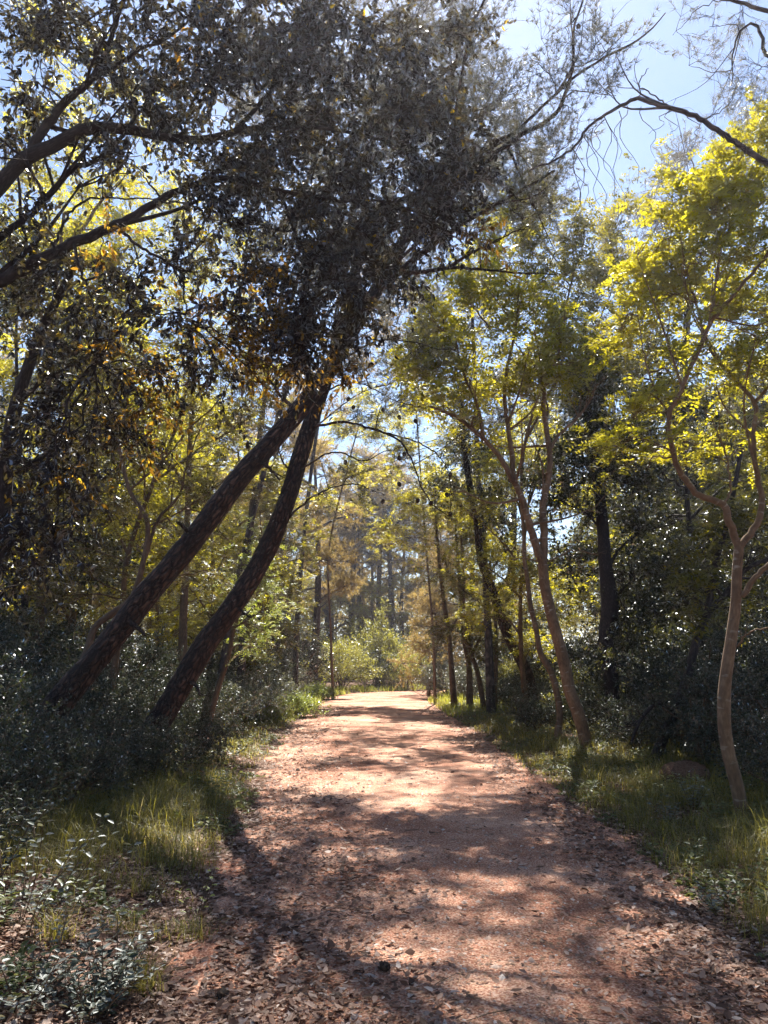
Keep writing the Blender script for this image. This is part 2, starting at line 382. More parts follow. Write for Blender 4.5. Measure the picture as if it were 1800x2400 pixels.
M['shrub_gold'] = leaf_mat('golden_shrub_leaf', [(.14, .14, .035), (.25, .24, .06), (.36, .33, .10)], [(.30, .30, .03), (.50, .47, .06), (.7, .62, .10)], .5, .35, .4)
M['shrub_grey'] = leaf_mat('grey_shrub_leaf', [(.10, .12, .10), (.17, .19, .17), (.27, .28, .27)], [(.12, .13, .06), (.22, .22, .10), (.35, .33, .16)], .35, .5, .36)
M['shrub_lime'] = leaf_mat('lime_leaf', [(.12, .17, .04), (.20, .26, .07), (.32, .36, .14)], [(.3, .36, .04), (.5, .56, .08), (.75, .75, .15)], .5, .4, .4)
M['weed'] = leaf_mat('weed_leaf', [(.05, .07, .025), (.10, .12, .045), (.20, .21, .11)], [(.10, .13, .02), (.28, .30, .05), (.5, .5, .12)], .4, .35, .4)
M['far'] = leaf_mat('far_leaf', [(.05, .055, .025), (.09, .085, .035), (.14, .12, .05)], [(.12, .11, .03), (.24, .20, .05), (.38, .30, .08)], .5, .1, .5)
M['bark_pine'] = bark_mat('pine_bark', (.006, .004, .003), (.075, .038, .027), (.22, .125, .088), 21, 6.5, .06)
M['bark_grey'] = bark_mat('grey_pine_bark', (.03, .026, .028), (.11, .09, .09), (.2, .17, .16), 10, 3.5, .03)
M['bark_oak'] = bark_mat('oak_bark', (.015, .012, .013), (.045, .034, .034), (.09, .07, .065), 40, 14, .008)
M['bark_ash'] = bark_mat('ash_bark', (.07, .045, .03), (.17, .105, .062), (.30, .20, .125), 30, 10, .004, False, True)
M['bark_thin'] = bark_mat('sapling_bark', (.05, .03, .02), (.12, .075, .045), (.22, .14, .085), 30, 9, .004, False)
M['grass'] = leaf_mat('grass_blade', [(.07, .075, .022), (.18, .165, .05), (.36, .29, .11)], [(.14, .14, .015), (.40, .35, .04), (.70, .56, .10)], .5, .3, .4, odd=(.05, (.35, .28, .14), (.5, .4, .18)))
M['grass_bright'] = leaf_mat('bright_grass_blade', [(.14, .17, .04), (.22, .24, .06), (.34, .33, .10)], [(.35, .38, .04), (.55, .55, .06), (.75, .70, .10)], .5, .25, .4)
M['litter'] = rnd_mat('dry_leaf', [(0, (.07, .035, .025)), (.3, (.17, .09, .06)), (.6, (.32, .19, .14)), (.9, (.50, .36, .29)), (1, (.70, .60, .54))], .6, .4)
M['stone'] = rnd_mat('path_stone', [(0, (.13, .07, .045)), (.5, (.28, .17, .12)), (.85, (.40, .30, .25)), (1, (.58, .52, .48))], .85)
M['straw'] = rnd_mat('fallen_needle', [(0, (.12, .06, .03)), (.5, (.30, .16, .08)), (1, (.55, .36, .20))], .7)
M['cone'] = rnd_mat('cone_scale', [(0, (.02, .013, .01)), (1, (.09, .055, .035))], .8)

def ground_mat(name, stops, scale, bump, fine=120.0, second=None):
    m, t, out = new_mat(name); L = t.links
    tc = t.nodes.new('ShaderNodeTexCoord')
    a = t.nodes.new('ShaderNodeTexNoise'); a.inputs['Scale'].default_value = scale; a.inputs['Detail'].default_value = 10; a.inputs['Roughness'].default_value = .7
    b = t.nodes.new('ShaderNodeTexNoise'); b.inputs['Scale'].default_value = fine; b.inputs['Detail'].default_value = 4; b.inputs['Roughness'].default_value = .7
    v = t.nodes.new('ShaderNodeTexVoronoi'); v.inputs['Scale'].default_value = fine * .8
    for q in (a, b, v): L.new(tc.outputs['Object'], q.inputs['Vector'])
    mx = t.nodes.new('ShaderNodeMath'); mx.operation = 'MULTIPLY_ADD'; mx.inputs[1].default_value = .45
    m2 = t.nodes.new('ShaderNodeMath'); m2.operation = 'MULTIPLY_ADD'; m2.inputs[1].default_value = .40; 
    m3 = t.nodes.new('ShaderNodeMath'); m3.operation = 'MULTIPLY'; m3.inputs[1].default_value = .22; L.new(v.outputs['Distance'], m3.inputs[0])
    L.new(a.outputs[0], mx.inputs[0]); L.new(b.outputs[0], m2.inputs[0]); L.new(m3.outputs[0], m2.inputs[2]); L.new(m2.outputs[0], mx.inputs[2])
    p = t.nodes.new('ShaderNodeBsdfPrincipled'); p.inputs['Roughness'].default_value = .95; p.inputs['Specular IOR Level'].default_value = .15
    L.new(ramp(t, mx.outputs[0], stops), p.inputs['Base Color'])
    bm = t.nodes.new('ShaderNodeBump'); bm.inputs['Strength'].default_value = .8; bm.inputs['Distance'].default_value = bump
    L.new(m2.outputs[0], bm.inputs['Height']); L.new(bm.outputs[0], p.inputs['Normal']); L.new(p.outputs[0], out.inputs[0]); return m
M['soil'] = ground_mat('forest_floor', [(.3, (.035, .018, .012)), (.5, (.095, .052, .034)), (.7, (.18, .11, .08))], 1.2, .03, 60)
M['path'] = ground_mat('red_gravel', [(.37, (.085, .028, .018)), (.455, (.22, .084, .052)), (.54, (.38, .19, .125)), (.65, (.62, .42, .32))], .7, .012, 85)

# ------------------------------------------------------------------ the setting: ground and path
def sheet(name, X, Yv, Z, mat):
    ny, nx = X.shape; V = np.stack([X, Yv, Z], -1).reshape(-1, 3)
    i = np.arange(ny - 1)[:, None] * nx + np.arange(nx - 1)[None]
    Q = np.stack([i, i + 1, i + nx + 1, i + nx], -1).reshape(-1, 4)
    return mesh_obj(name, V, [Q], mat, smooth_=True)
def ground():
    s = np.linspace(-1, 1, 281); xs = np.sinh(s * 6.0) / math.sinh(6.0) * 900
    t = np.linspace(-1, 1, 341); ys = np.sinh(t * 5.2) / math.sinh(5.2) * 1200 + 8
    X, Yv = np.meshgrid(xs, ys); far = smooth(90, 140, np.hypot(X, Yv))
    o = sheet('ground', X, Yv, H(X, Yv) * (1 - far) + far * .35, M['soil']); tag(o, None, None, kind='structure')
    ys = np.concatenate([np.arange(-14, 2.5, .25), np.arange(2.5, 14, .06), np.arange(14, 60, .25)])
    rng = np.random.default_rng(2)
    l, r = edges(ys); f = np.linspace(0, 1, 90)
    wob = (vnoise(ys * 1.7, ys * 0, 4) - .5) * .35 + (vnoise(ys * 7, ys * 0, 14) - .5) * .16; wob2 = (vnoise(ys * 1.5, ys * 0 + 9, 4) - .5) * .3 + (vnoise(ys * 8, ys * 0, 15) - .5) * .16
    l = l - .12 + wob; r = r + .12 + wob2
    X = l[:, None] + (r - l)[:, None] * f[None]; Yv = np.repeat(ys[:, None], 90, 1)
    Z = H(X, Yv) + .006 + .016 * vnoise(X * 9, Yv * 9, 7) + .03 * np.sin(f * math.pi)[None]
    Z[:, 0] = H(X[:, 0], Yv[:, 0]) - .01; Z[:, -1] = H(X[:, -1], Yv[:, -1]) - .01
    o = sheet('path', X, Yv, Z, M['path']); tag(o, None, None, kind='structure')
ground()
def HP(x, y):
    """height of whatever lies on top: path or ground"""
    l, r = edges(y); f = np.clip((x - l) / np.maximum(r - l, .1), 0, 1)
    return H(x, y) + np.where((x > l) & (x < r), .006 + .016 * vnoise(x * 9, y * 9, 7) + .03 * np.sin(f * math.pi), 0)

# ------------------------------------------------------------------ scattered stuff on the ground
def cam_scatter(rng, n, umin, umax, y0, y1, power=1.0):
    """points spread over the ground, denser where they are near"""
    y = y0 * (y1 / y0) ** (rng.random(n) ** power)
    half = y * .62 + .6
    return rng.uniform(-1, 1, n) * half, y
def stones():
    rng = np.random.default_rng(11); n = 60000
    x, y = cam_scatter(rng, n, 0, 0, 2.4, 22)
    d = off_path(x, y); k = (rng.random(n) > smooth(.0, 1.0, d)) & (vnoise(x * 2, y * 2, 21) > .25); x, y = x[k], y[k]; n = len(x)
    sz = rng.lognormal(math.log(.0062), .5, n) * (1 + y * .05); sz = np.clip(sz, .002, .03)
    T = np.array([[1, 0, 0], [.3, .95, .1], [-.8, .6, 0], [-.9, -.5, .05], [.2, -1, 0], [.3, .1, .7], [-.4, -.1, .6]])
    Fc = np.array([[0, 1, 5], [1, 6, 5], [1, 2, 6], [2, 3, 6], [3, 4, 6], [4, 5, 6], [4, 0, 5]])
    a = rng.random(n) * 6.283; ca, sa = np.cos(a), np.sin(a)
    J = T[None] * rng.uniform(.6, 1.3, (n, 7, 3))
    V = np.stack([J[..., 0] * ca[:, None] - J[..., 1] * sa[:, None], J[..., 0] * sa[:, None] + J[..., 1] * ca[:, None], J[..., 2] * .8 - .1], -1) * sz[:, None, None]
    V += np.stack([x, y, HP(x, y)], -1)[:, None]
    Q = (np.arange(n)[:, None, None] * 7 + Fc[None]).reshape(-1, 3)
    o = mesh_obj('gravel', V.reshape(-1, 3), [Q], M['stone'], rnd=np.repeat(rng.random(n), 7)); tag(o, 'small stones strewn over the red path', None, kind='stuff')
def litter():
    rng = np.random.default_rng(12); n = 330000
    x, y = cam_scatter(rng, n, 0, 0, 2.3, 30)
    d = off_path(x, y); l, r = edges(y)
    left = x < (l + r) / 2
    # density: thick on the left shoulder and at both edges, thin on the trodden middle
    dens = np.where(left, smooth(-1.5, .25, d) * .9 + .03, smooth(-.8, .12, d) * .95 + .03) * (.35 + .9 * vnoise(x * 1.6, y * 1.6, 31))
    dens *= np.where(d > 2.2, .35, 1)
    k = rng.random(n) < dens; x, y = x[k], y[k]; n = len(x)
    ln = (.018 + .042 * rng.random(n) ** 1.8) * (1 + y * .03); wd = ln * rng.uniform(.32, .6, n)
    a = rng.random(n) * 6.283; pitch = rng.normal(0, .22, n)
    d_ = np.stack([np.cos(a) * np.cos(pitch), np.sin(a) * np.cos(pitch), np.sin(pitch)], -1)
    up = norm(np.array([0, 0, 1.]) + rng.normal(0, .26, (n, 3)))
    T = np.array([[0, 0, 0], [.3, .5, .0], [.7, .38, .0], [1, 0, 0], [.7, -.38, 0], [.3, -.5, 0], [.5, 0, 0]])
    curl = rng.uniform(-.25, .5, n)
    yv = norm(np.cross(up, d_)); zv = np.cross(d_, yv)
    tz = (np.abs(T[:, 1])[None] * curl[:, None] * wd[:, None] * 1.6 + (T[:, 0][None] - .5) ** 2 * rng.uniform(-.2, .5, n)[:, None] * ln[:, None])
    V = np.stack([x, y, HP(x, y) + .006 + rng.random(n) * .012], -1)[:, None] + T[None, :, 0, None] * (d_ * ln[:, None])[:, None] + T[None, :, 1, None] * (yv * wd[:, None])[:, None] + tz[..., None] * zv[:, None]
    Fc = np.array([[0, 6, 2, 1], [0, 5, 4, 6]]); F3 = np.array([[6, 3, 2], [6, 4, 3]])
    I = np.arange(n)[:, None, None] * 7
    r1 = rng.random(n)
    o = mesh_obj('leaf_litter', V.reshape(-1, 3), [(I + Fc).reshape(-1, 4), (I + F3).reshape(-1, 3)], M['litter'], rnd=np.concatenate([np.repeat(r1, 2)] * 2))
    tag(o, 'dry brown fallen leaves along the path and its shoulders', None, kind='stuff')
    n = 60000
    x, y = cam_scatter(rng, n, 0, 0, 2.3, 12); d = off_path(x, y); k = d < 1.0; x, y = x[k], y[k]; n = len(x)
    a = rng.random(n) * 6.283; dd = np.stack([np.cos(a), np.sin(a), rng.normal(.0, .06, n)], -1)
    V, Q, _ = leaves('needle', np.stack([x, y, HP(x, y) + .004 + rng.random(n) * .004], -1), dd, np.tile([0, 0, 1.], (n, 1)), rng.uniform(.025, .06, n), np.full(n, .0022) * (1 + y * .08))
    o = mesh_obj('needle_litter', V, [Q], M['straw'], rnd=rng.random(n)); tag(o, 'fallen pine needles on the red gravel', None, kind='stuff')

def blades(rng, x, y, z, ln, wd, lean, mat_unused=None):
    n = len(x); a = rng.random(n) * 6.283; out = np.stack([np.cos(a), np.sin(a), np.zeros(n)], -1)
    side = np.stack([-np.sin(a), np.cos(a), np.zeros(n)], -1)
    t = np.array([0, .4, .75, 1.0]); wv = np.array([1, .85, .5, 0])
    P = np.stack([x, y, z], -1)[:, None] + out[:, None] * (lean * ln)[:, None, None] * (t ** 2)[None, :, None] + np.array([0, 0, 1.]) * (ln[:, None] * (t[None] - .45 * lean[:, None] * t[None] ** 2.2))[..., None]
    A = P[:, :3] + side[:, None] * (wd[:, None] * wv[None, :3])[..., None] * .5; B = P[:, :3] - side[:, None] * (wd[:, None] * wv[None, :3])[..., None] * .5
    V = np.concatenate([A, B, P[:, 3:]], 1)
    Q = np.array([[0, 3, 4, 1], [1, 4, 5, 2]]); T3 = np.array([[2, 5, 6]]); I = np.arange(n)[:, None, None] * 7
    r = rng.random(n)
    return V.reshape(-1, 3), [(I + Q).reshape(-1, 4), (I + T3).reshape(-1, 3)], np.concatenate([np.repeat(r, 2), r])
def grass():
    rng = np.random.default_rng(21); n = 480000
    x, y = cam_scatter(rng, n, 0, 0, 2.6, 46, .8)
    l, r = edges(y); d = off_path(x, y); right = x > (l + r) / 2
    cl = vnoise(x * 1.1, y * 1.1, 41) * .6 + vnoise(x * 3.5, y * 3.5, 42) * .4
    dr = smooth(.02, .35, d) * (1 - smooth(2.2, 4.2, d)) * smooth(.22, .5, cl) * (.55 + .45 * smooth(3, 8, y))
    # left: a grassy patch between 5.5 and 12 m, thin tufts nearer, then beside the bend
    dl = smooth(.1, .5, d) * (1 - smooth(1.6, 2.6, d)) * smooth(5.3, 6.5, y) * smooth(.28, .52, cl) * .9
    dens = np.where(right, dr, dl)
    k = rng.random(n) < dens; x, y, d = x[k], y[k], d[k]; n = len(x)
    ln = rng.uniform(.07, .25, n) * (.6 + .7 * smooth(0, 1, d)) * (1 - .35 * smooth(14, 30, y)); wd = .0032 * (1 + y * .16)
    V, Fs, r = blades(rng, x, y, H(x, y) - .01, ln * (.5 + vnoise(x * 4, y * 4, 49)), wd, rng.uniform(.2, 1.5, n))
    o = mesh_obj('grass', V, Fs, M['grass'], rnd=r); tag(o, 'long green grass on both verges of the path', None, kind='stuff')
    n = 60000; x = rng.uniform(-9, 12, n); y = rng.uniform(24, 62, n); d = off_path(x, y)
    k = (d > 0.0) & (d < 3.5) & (rng.random(n) < .9) & (vnoise(x, y, 77) > .3) ; x, y = x[k], y[k]; n = len(x)
    V, Fs, r = blades(rng, x, y, H(x, y) - .01, rng.uniform(.15, .42, n), np.full(n, .022), rng.uniform(.1, .9, n))
    o = mesh_obj('meadow_grass', V, Fs, M['grass_bright'], rnd=r); tag(o, 'sunlit yellow green grass where the path bends away', None, kind='stuff')
def weeds():
    rng = np.random.default_rng(23); n = 26000
    x, y = cam_scatter(rng, n, 0, 0, 2.8, 30, .8); d = off_path(x, y)
    k = (d > .1) & (d < 4) & (vnoise(x * 1.8, y * 1.8, 51) > np.where((x < 0) & (y < 7), .80, .45)); x, y = x[k], y[k]; n = len(x)
    m = 7; h = rng.uniform(.03, .22, n) * smooth(0, .6, d[k] if False else off_path(x, y)); a = rng.random((n, m)) * 6.283
    p = np.stack([x, y, H(x, y)], -1)[:, None] + np.stack([np.cos(a) * .02, np.sin(a) * .02, h[:, None] * rng.uniform(.3, 1, (n, m))], -1)
    dd = np.stack([np.cos(a), np.sin(a), rng.uniform(-.1, .6, (n, m))], -1)
    L = np.repeat(rng.uniform(.018, .05, n) * (1 + y * .05), m)
    V, Q, nf = leaves('broad', p.reshape(-1, 3), dd.reshape(-1, 3), np.array([0, 0, 1.]) + rng.normal(0, .3, (n * m, 3)), L, L * rng.uniform(.35, .6, n * m))
    o = mesh_obj('weeds', V, [Q], M['weed'], rnd=np.repeat(np.repeat(rng.random(n), m), nf)); tag(o, 'small leafy weeds growing through the verge grass', None, kind='stuff')
def sticks():
    rng = np.random.default_rng(29); n = 1500
    x, y = cam_scatter(rng, n, 0, 0, 2.4, 16); d = off_path(x, y); k = (rng.random(n) < np.where(d > -.6, .9, .18)); x, y = x[k], y[k]; n = len(x)
    a = rng.random(n) * 6.283; L = rng.lognormal(math.log(.07), .6, n); t = np.linspace(-.5, .5, 5)
    px = x[:, None] + np.cos(a)[:, None] * L[:, None] * t + rng.normal(0, .006, (n, 5)); py = y[:, None] + np.sin(a)[:, None] * L[:, None] * t + rng.normal(0, .006, (n, 5))
    rad = rng.uniform(.0012, .004, n)[:, None] * np.array([1, 1, .9, .8, .5])
    v, q, u = tubes(np.stack([px, py, HP(px, py) + rad + .006], -1), rad, 4)
    o = mesh_obj('fallen_twigs', v, [q], M['bark_thin'], uv=u); tag(o, 'small dead twigs scattered on the path and in the litter', None, kind='stuff')
stones(); litter(); grass(); weeds(); sticks()

# ------------------------------------------------------------------ trees read off the photograph
def img(lst, r0=None):
    """rows (U, V, Y, radius)"""
    return [tuple(W(a[0], a[1], a[2])) + (a[3],) for a in lst]
def line(pts, y0, y1, r0, r1):
    n = len(pts); out = []
    for i, (u, v) in enumerate(pts):
        f = i / max(1, n - 1); out.append(tuple(W(u, v, y0 + (y1 - y0) * f)) + (r0 + (r1 - r0) * f,))
    return out
def cl(lst, rz=.8, w=1.0):
    """clumps: rows (U, V, Y, half width px, half height px[, weight])"""
    out = []
    for c in lst:
        p = W(*c[:3]); s = c[2] / F; w_ = c[5] * (w if w < 1 else 1) if len(c) > 5 else w
        out.append((*p, c[3] * s, rz, c[4] * s * 1.05, w_))
    return out
def foot(p): return (p[0], p[1], float(H(p[0], p[1])))
def rooted(tr, flare=1.35):
    """carry a trunk into the ground"""
    x, y, z, r = tr[0]; x2, y2, z2, r2 = tr[1]; g = float(H(x, y))
    return [(x + (x - x2) * .05, y, min(g, z) - .12, r * flare * 1.15), (x, y, max(z, g + .02), r * flare)] + list(tr[1:])

OAK = dict(kind='broad', ln=.052, asp=.42, nb=14, nt=10, k=14, tl=.30, droop=.35, hang=.55, tilt=.8, br=.014, arch=.05, outw=.4)
OAKD = dict(kind='broad', ln=.085, asp=.5, nb=16, nt=9, k=10, tl=.5, droop=.2, hang=.3, tilt=.7, br=.03, arch=.08, keep=.95)
ASH = dict(kind='pinnate', ln=.056, asp=.5, nb=9, nt=7, k=4, pairs=4, tl=.38, droop=.1, br=.016, arch=.12, tilt=.35)
ASH2 = dict(kind='pinnate', ln=.085, asp=.5, nb=11, nt=8, k=4, pairs=3, tl=.5, droop=.1, br=.022, arch=.12, tilt=.4)
PINE = dict(kind='needle', ln=.085, asp=0, nw=.0052, nb=17, nt=10, k=18, tufts=3, tl=.38, droop=.0, br=.016, arch=.03, twdir=(0, 0, .25), fwd=1.0)
PINEF = dict(kind='needle', ln=.16, asp=0, nw=.018, nb=22, nt=9, k=10, tufts=3, tl=.5, droop=.05, br=.05, arch=.05, twdir=(0, 0, .3), fwd=.7, twigs=True, tws=3)

# --- two leaning pines on the left
pA = line([(-30, 1880), (30, 1790), (95, 1712), (141, 1646), (239, 1527), (347, 1391), (456, 1261), (553, 1131), (624, 1050), (700, 963), (770, 865), (870, 700), (960, 540), (1040, 380), (1090, 220)], 9.2, 9.8, .20, .07)
pA = [(x, y, z, r) for (x, y, z, _), r in zip(pA, (.19, .182, .17, .16, .152, .145, .139, .133, .128, .12, .108, .09, .08, .06, .035))]
limbA = [line([(456, 1261), (430, 1235), (418, 1225)], 9.4, 9.2, .03, .014), line([(600, 1075), (640, 1105), (655, 1125)], 9.5, 9.3, .025, .01), line([(300, 1455), (330, 1478), (340, 1490)], 9.3, 9.1, .03, .012), line([(700, 963), (660, 930), (630, 880), (625, 840)], 9.6, 9.4, .03, .01),
         line([(870, 700), (980, 600), (1090, 520), (1180, 470), (1300, 400)], 9.6, 9.0, .05, .015),
         line([(960, 540), (1030, 480), (1200, 330), (1300, 268), (1341, 160), (1347, 60), (1390, -60)], 9.7, 8.4, .045, .010),
         line([(1040, 380), (1180, 330), (1360, 170), (1500, 90), (1560, 30)], 9.7, 8.4, .03, .006),
         line([(900, 640), (1000, 637), (1053, 628), (1130, 632), (1220, 640), (1330, 642)], 9.6, 9.2, .035, .006),
         line([(1053, 628), (1085, 605), (1120, 585), (1170, 560), (1240, 530)], 9.5, 9.0, .03, .006)]
clA = cl([(1120, 80, 9.6, 130, 110), (1180, 230, 9.6, 120, 100), (1100, 380, 9.8, 130, 90), (1240, 390, 9.5, 110, 90), (1210, 500, 9.4, 110, 70), (1000, 250, 9.8, 130, 100),
          (1330, 60, 8.8, 110, 80, .45), (1430, 110, 8.6, 110, 80, .35), (1400, 220, 8.7, 80, 60, .25), (1330, 250, 8.8, 80, 70, .3), (1290, 480, 9.4, 80, 70, .5), (1330, 340, 9.2, 60, 60, .35), (980, 80, 9.8, 120, 90), (1260, 150, 9.2, 90, 80, .5)], .9)
treeA = grow('leaning_pine', 'thicker of the two leaning pines, plated dark bark, nearer the left edge', 'pine tree', foot(pA[0]), rooted(pA), limbA, clA, PINE, M['pine'], M['bark_pine'], 101, trunk_k=56, bump=.085, tn=620)

pB = line([(300, 1830), (335, 1755), (374, 1690), (434, 1587), (488, 1500), (548, 1418), (602, 1332), (646, 1245), (678, 1158), (700, 1082), (722, 1006), (749, 930), (775, 860), (810, 740), (840, 600), (860, 450)], 11.4, 11.6, .2, .05)
pB = [(x, y, z, r) for (x, y, z, _), r in zip(pB, (.19, .185, .177, .17, .162, .155, .148, .141, .135, .13, .122, .115, .104, .1, .08, .05))]
limbB = [line([(548, 1418), (575, 1440), (590, 1446)], 11.4, 11.2, .025, .01), line([(690, 1110), (668, 1090), (655, 1060), (650, 1010)], 11.5, 11.4, .02, .008), line([(434, 1587), (462, 1610), (470, 1630)], 11.4, 11.2, .03, .012),
         line([(722, 1006), (735, 1001), (806, 989), (857, 1001), (903, 1015), (939, 1036), (958, 1063), (977, 1107), (990, 1145), (1015, 1183), (1052, 1210)], 11.5, 10.8, .024, .006),
         line([(903, 1015), (971, 1034), (1020, 1061), (1044, 1090), (1055, 1125), (1056, 1208)], 11.3, 10.8, .013, .004),
         line([(646, 1245), (700, 1190), (760, 1150), (830, 1135), (900, 1160)], 11.5, 11.2, .02, .004),
         line([(690, 1110), (780, 1060), (850, 1080), (900, 1060), (960, 1040)], 11.5, 11.2, .016, .004),
         line([(749, 930), (790, 905), (850, 900), (930, 940), (1010, 960)], 11.5, 11.0, .016, .004),
         line([(775, 860), (880, 800), (960, 800), (1030, 820)], 11.5, 11.0, .02, .005)]
clB = cl([(860, 560, 11.6, 150, 120), (960, 650, 11.4, 120, 80, .6), (800, 420, 11.7, 150, 130), (760, 640, 11.6, 120, 100, .8), (900, 300, 11.7, 160, 140), (700, 300, 11.8, 140, 140),
          (820, 1120, 11.4, 110, 60, .22), (930, 1080, 11.2, 90, 60, .2), (890, 960, 11.3, 100, 50, .35), (760, 1150, 11.5, 80, 60, .25), (960, 830, 11.2, 90, 60, .4), (840, 860, 11.4, 90, 60, .5)], .9)
treeB = grow('leaning_pine', 'slimmer dark leaning pine beside the path, the one with hanging bare twigs and cones', 'pine tree', foot(pB[0]), rooted(pB), limbB, clB, PINE, M['pine'], M['bark_pine'], 102, trunk_k=56, bump=.085, tn=620)

def cone_mesh(s=1.0):
    rng = np.random.default_rng(5); na, nr = 10, 9; V = []
    for i in range(nr):
        f = i / (nr - 1); rr = .021 * math.sin(math.pi * min(1, .12 + f * .86)) ** .8
        for j in range(na):
            a = (j + .5 * (i % 2)) / na * 6.283; k = 1 + (.28 if (i + j) % 2 else -.1)
            V.append((rr * k * math.cos(a), rr * k * math.sin(a), -.062 * f))
    V = np.array(V) * s; i = np.arange(nr - 1)[:, None] * na; j = np.arange(na)[None]
    Q = np.stack(np.broadcast_arrays(i + j, i + (j + 1) % na, i + na + (j + 1) % na, i + na + j), -1).reshape(-1, 4)
    caps = np.array([list(range(na)), list(range((nr - 1) * na, nr * na))[::-1]])
    return V, [Q, caps], np.concatenate([rng.random(len(Q)), [.3, .3]])
def hang_cones(root, pts, s=1.0):
    V, Fs, r = cone_mesh(s); first = None
    for (u, v, y) in pts:
        if first is None: o = mesh_obj('pine_cone', V, Fs, M['cone'], root, rnd=r); first = o
        else: o = first.copy(); link(o); o.parent = root
        o.location = Vector([float(q) for q in W(u, v, y)]) - root.location; o.rotation_euler = (.3, .2, u)
hang_cones(treeB, [(898, 955, 11.2), (934, 973, 11.1), (972, 982, 11.0), (810, 1078, 11.4), (935, 1068, 11.2), (946, 1060, 11.2), (934, 1130, 11.1), (980, 1168, 11.0), (1012, 1174, 10.9), (1057, 1108, 10.9), (1046, 1155, 10.9), (1055, 1200, 10.8), (899, 1170, 11.1), (818, 930, 11.4), (830, 950, 11.4)], 1.25)
hang_cones(treeA, [(1354, 58, 8.6), (1333, 172, 8.6), (1150, 420, 9.4), (1250, 470, 9.3)], 1.3)

# --- dark broadleaf oak reaching in from the left
ob = (-4.3, 4.9)
o0 = (ob[0], ob[1], float(H(*ob)), .17)
pC = [o0, (-4.25, 4.9, 1.0, .14), (-4.1, 4.95, 1.9, .12), tuple(W(-500, 1050, 5.0)) + (.10,), tuple(W(-300, 800, 5.0)) + (.085,), tuple(W(-120, 560, 5.0)) + (.066,), tuple(W(0, 434, 5.0)) + (.056,), tuple(W(54, 374, 5.0)) + (.052,),
      tuple(W(125, 342, 5.0)) + (.046,), tuple(W(206, 301, 5.05)) + (.042,), tuple(W(304, 304, 5.1)) + (.038,), tuple(W(380, 320, 5.15)) + (.034,), tuple(W(472, 328, 5.2)) + (.030,), tuple(W(600, 300, 5.3)) + (.024,), tuple(W(760, 300, 5.4)) + (.016,), tuple(W(900, 330, 5.5)) + (.010,)]
limbC = [line([(-300, 800), (-140, 730), (0, 656), (65, 624), (174, 570), (271, 526), (347, 488), (423, 445), (542, 418), (651, 445), (800, 470), (930, 470)], 4.9, 5.4, .055, .008),
         line([(60, 372), (125, 271), (179, 217), (217, 180), (260, 90), (300, -40)], 5.0, 4.8, .036, .014),
         line([(-200, 700), (0, 559), (108, 467), (163, 401), (233, 369), (282, 326), (350, 230), (420, 120)], 5.1, 5.4, .03, .008),
         line([(472, 328), (542, 309), (620, 230), (700, 120), (800, 0)], 5.2, 5.4, .022, .010),
         line([(271, 526), (330, 580), (400, 620), (430, 680), (440, 760)], 5.0, 5.1, .013, .004),
         line([(217, 180), (330, 120), (430, 60), (520, -60)], 4.9, 5.0, .015, .006),
         line([(123, 596), (150, 520), (200, 470), (300, 465), (420, 470)], 5.0, 5.3, .012, .004),
         line([(174, 570), (190, 640), (215, 700), (225, 780), (220, 860)], 5.0, 5.1, .012, .004),
         line([(651, 445), (700, 560), (720, 660), (735, 760)], 5.3, 5.5, .014, .004),
         line([(108, 467), (60, 380), (0, 330), (-80, 300)], 5.0, 4.8, .012, .006)]
clC = cl([(650, 130, 5.2, 130, 120), (800, 90, 5.4, 140, 120), (960, 120, 5.6, 140, 130, .9), (1080, 60, 5.7, 110, 90, .6), (760, 250, 5.4, 130, 110), (900, 270, 5.5, 140, 120), (1030, 250, 5.6, 110, 110), (1000, 390, 5.6, 110, 110),
          (620, 330, 5.3, 120, 100), (840, 420, 5.5, 130, 110), (1080, 420, 5.6, 80, 100, .8), (700, 480, 5.4, 120, 100), (900, 540, 5.5, 110, 90), (780, 610, 5.5, 110, 100), (1010, 520, 5.6, 90, 60, .7),
          (720, 740, 5.5, 100, 80, .85), (850, 720, 5.5, 70, 70, .6), (600, 620, 5.3, 110, 90, .6), (930, 640, 5.5, 60, 50, .35), (520, 200, 5.1, 120, 110, .8), (480, 60, 5.0, 120, 90, .8), (340, 60, 4.9, 110, 90, .6), (250, 180, 4.9, 90, 80, .35),
          (120, 80, 4.8, 120, 90, .55), (40, 190, 4.8, 70, 70, .3), (400, 250, 5.1, 90, 70, .4), (470, 470, 5.1, 90, 70, .35), (540, 520, 5.2, 90, 80, .5), (60, 480, 4.8, 60, 50, .15), (330, 400, 5.0, 90, 60, .2)], .55)
clC += cl([(100, 180, 5.2, 100, 80, .5), (200, 80, 5.2, 110, 80, .6), (60, 60, 5.3, 90, 80, .6), (160, 330, 5.3, 90, 60, .3), (300, 200, 5.3, 100, 80, .5), (380, 160, 5.3, 100, 80, .7), (280, 380, 5.3, 90, 60, .3), (420, 340, 5.3, 90, 60, .45), (500, 400, 5.3, 90, 70, .6), (560, 440, 5.4, 80, 70, .7),
          (480, 560, 5.3, 80, 60, .4), (380, 620, 5.2, 90, 60, .4), (100, 640, 5.1, 90, 60, .35), (270, 640, 5.1, 90, 50, .4), (20, 560, 5.1, 70, 60, .3), (620, 720, 5.4, 80, 50, .5), (680, 830, 5.5, 60, 40, .5), (800, 800, 5.5, 50, 40, .4), (20, 330, 5.1, 60, 60, .3), (700, 20, 5.3, 120, 80, 1.2), (560, 10, 5.1, 120, 80, 1.2)], .6, .6)
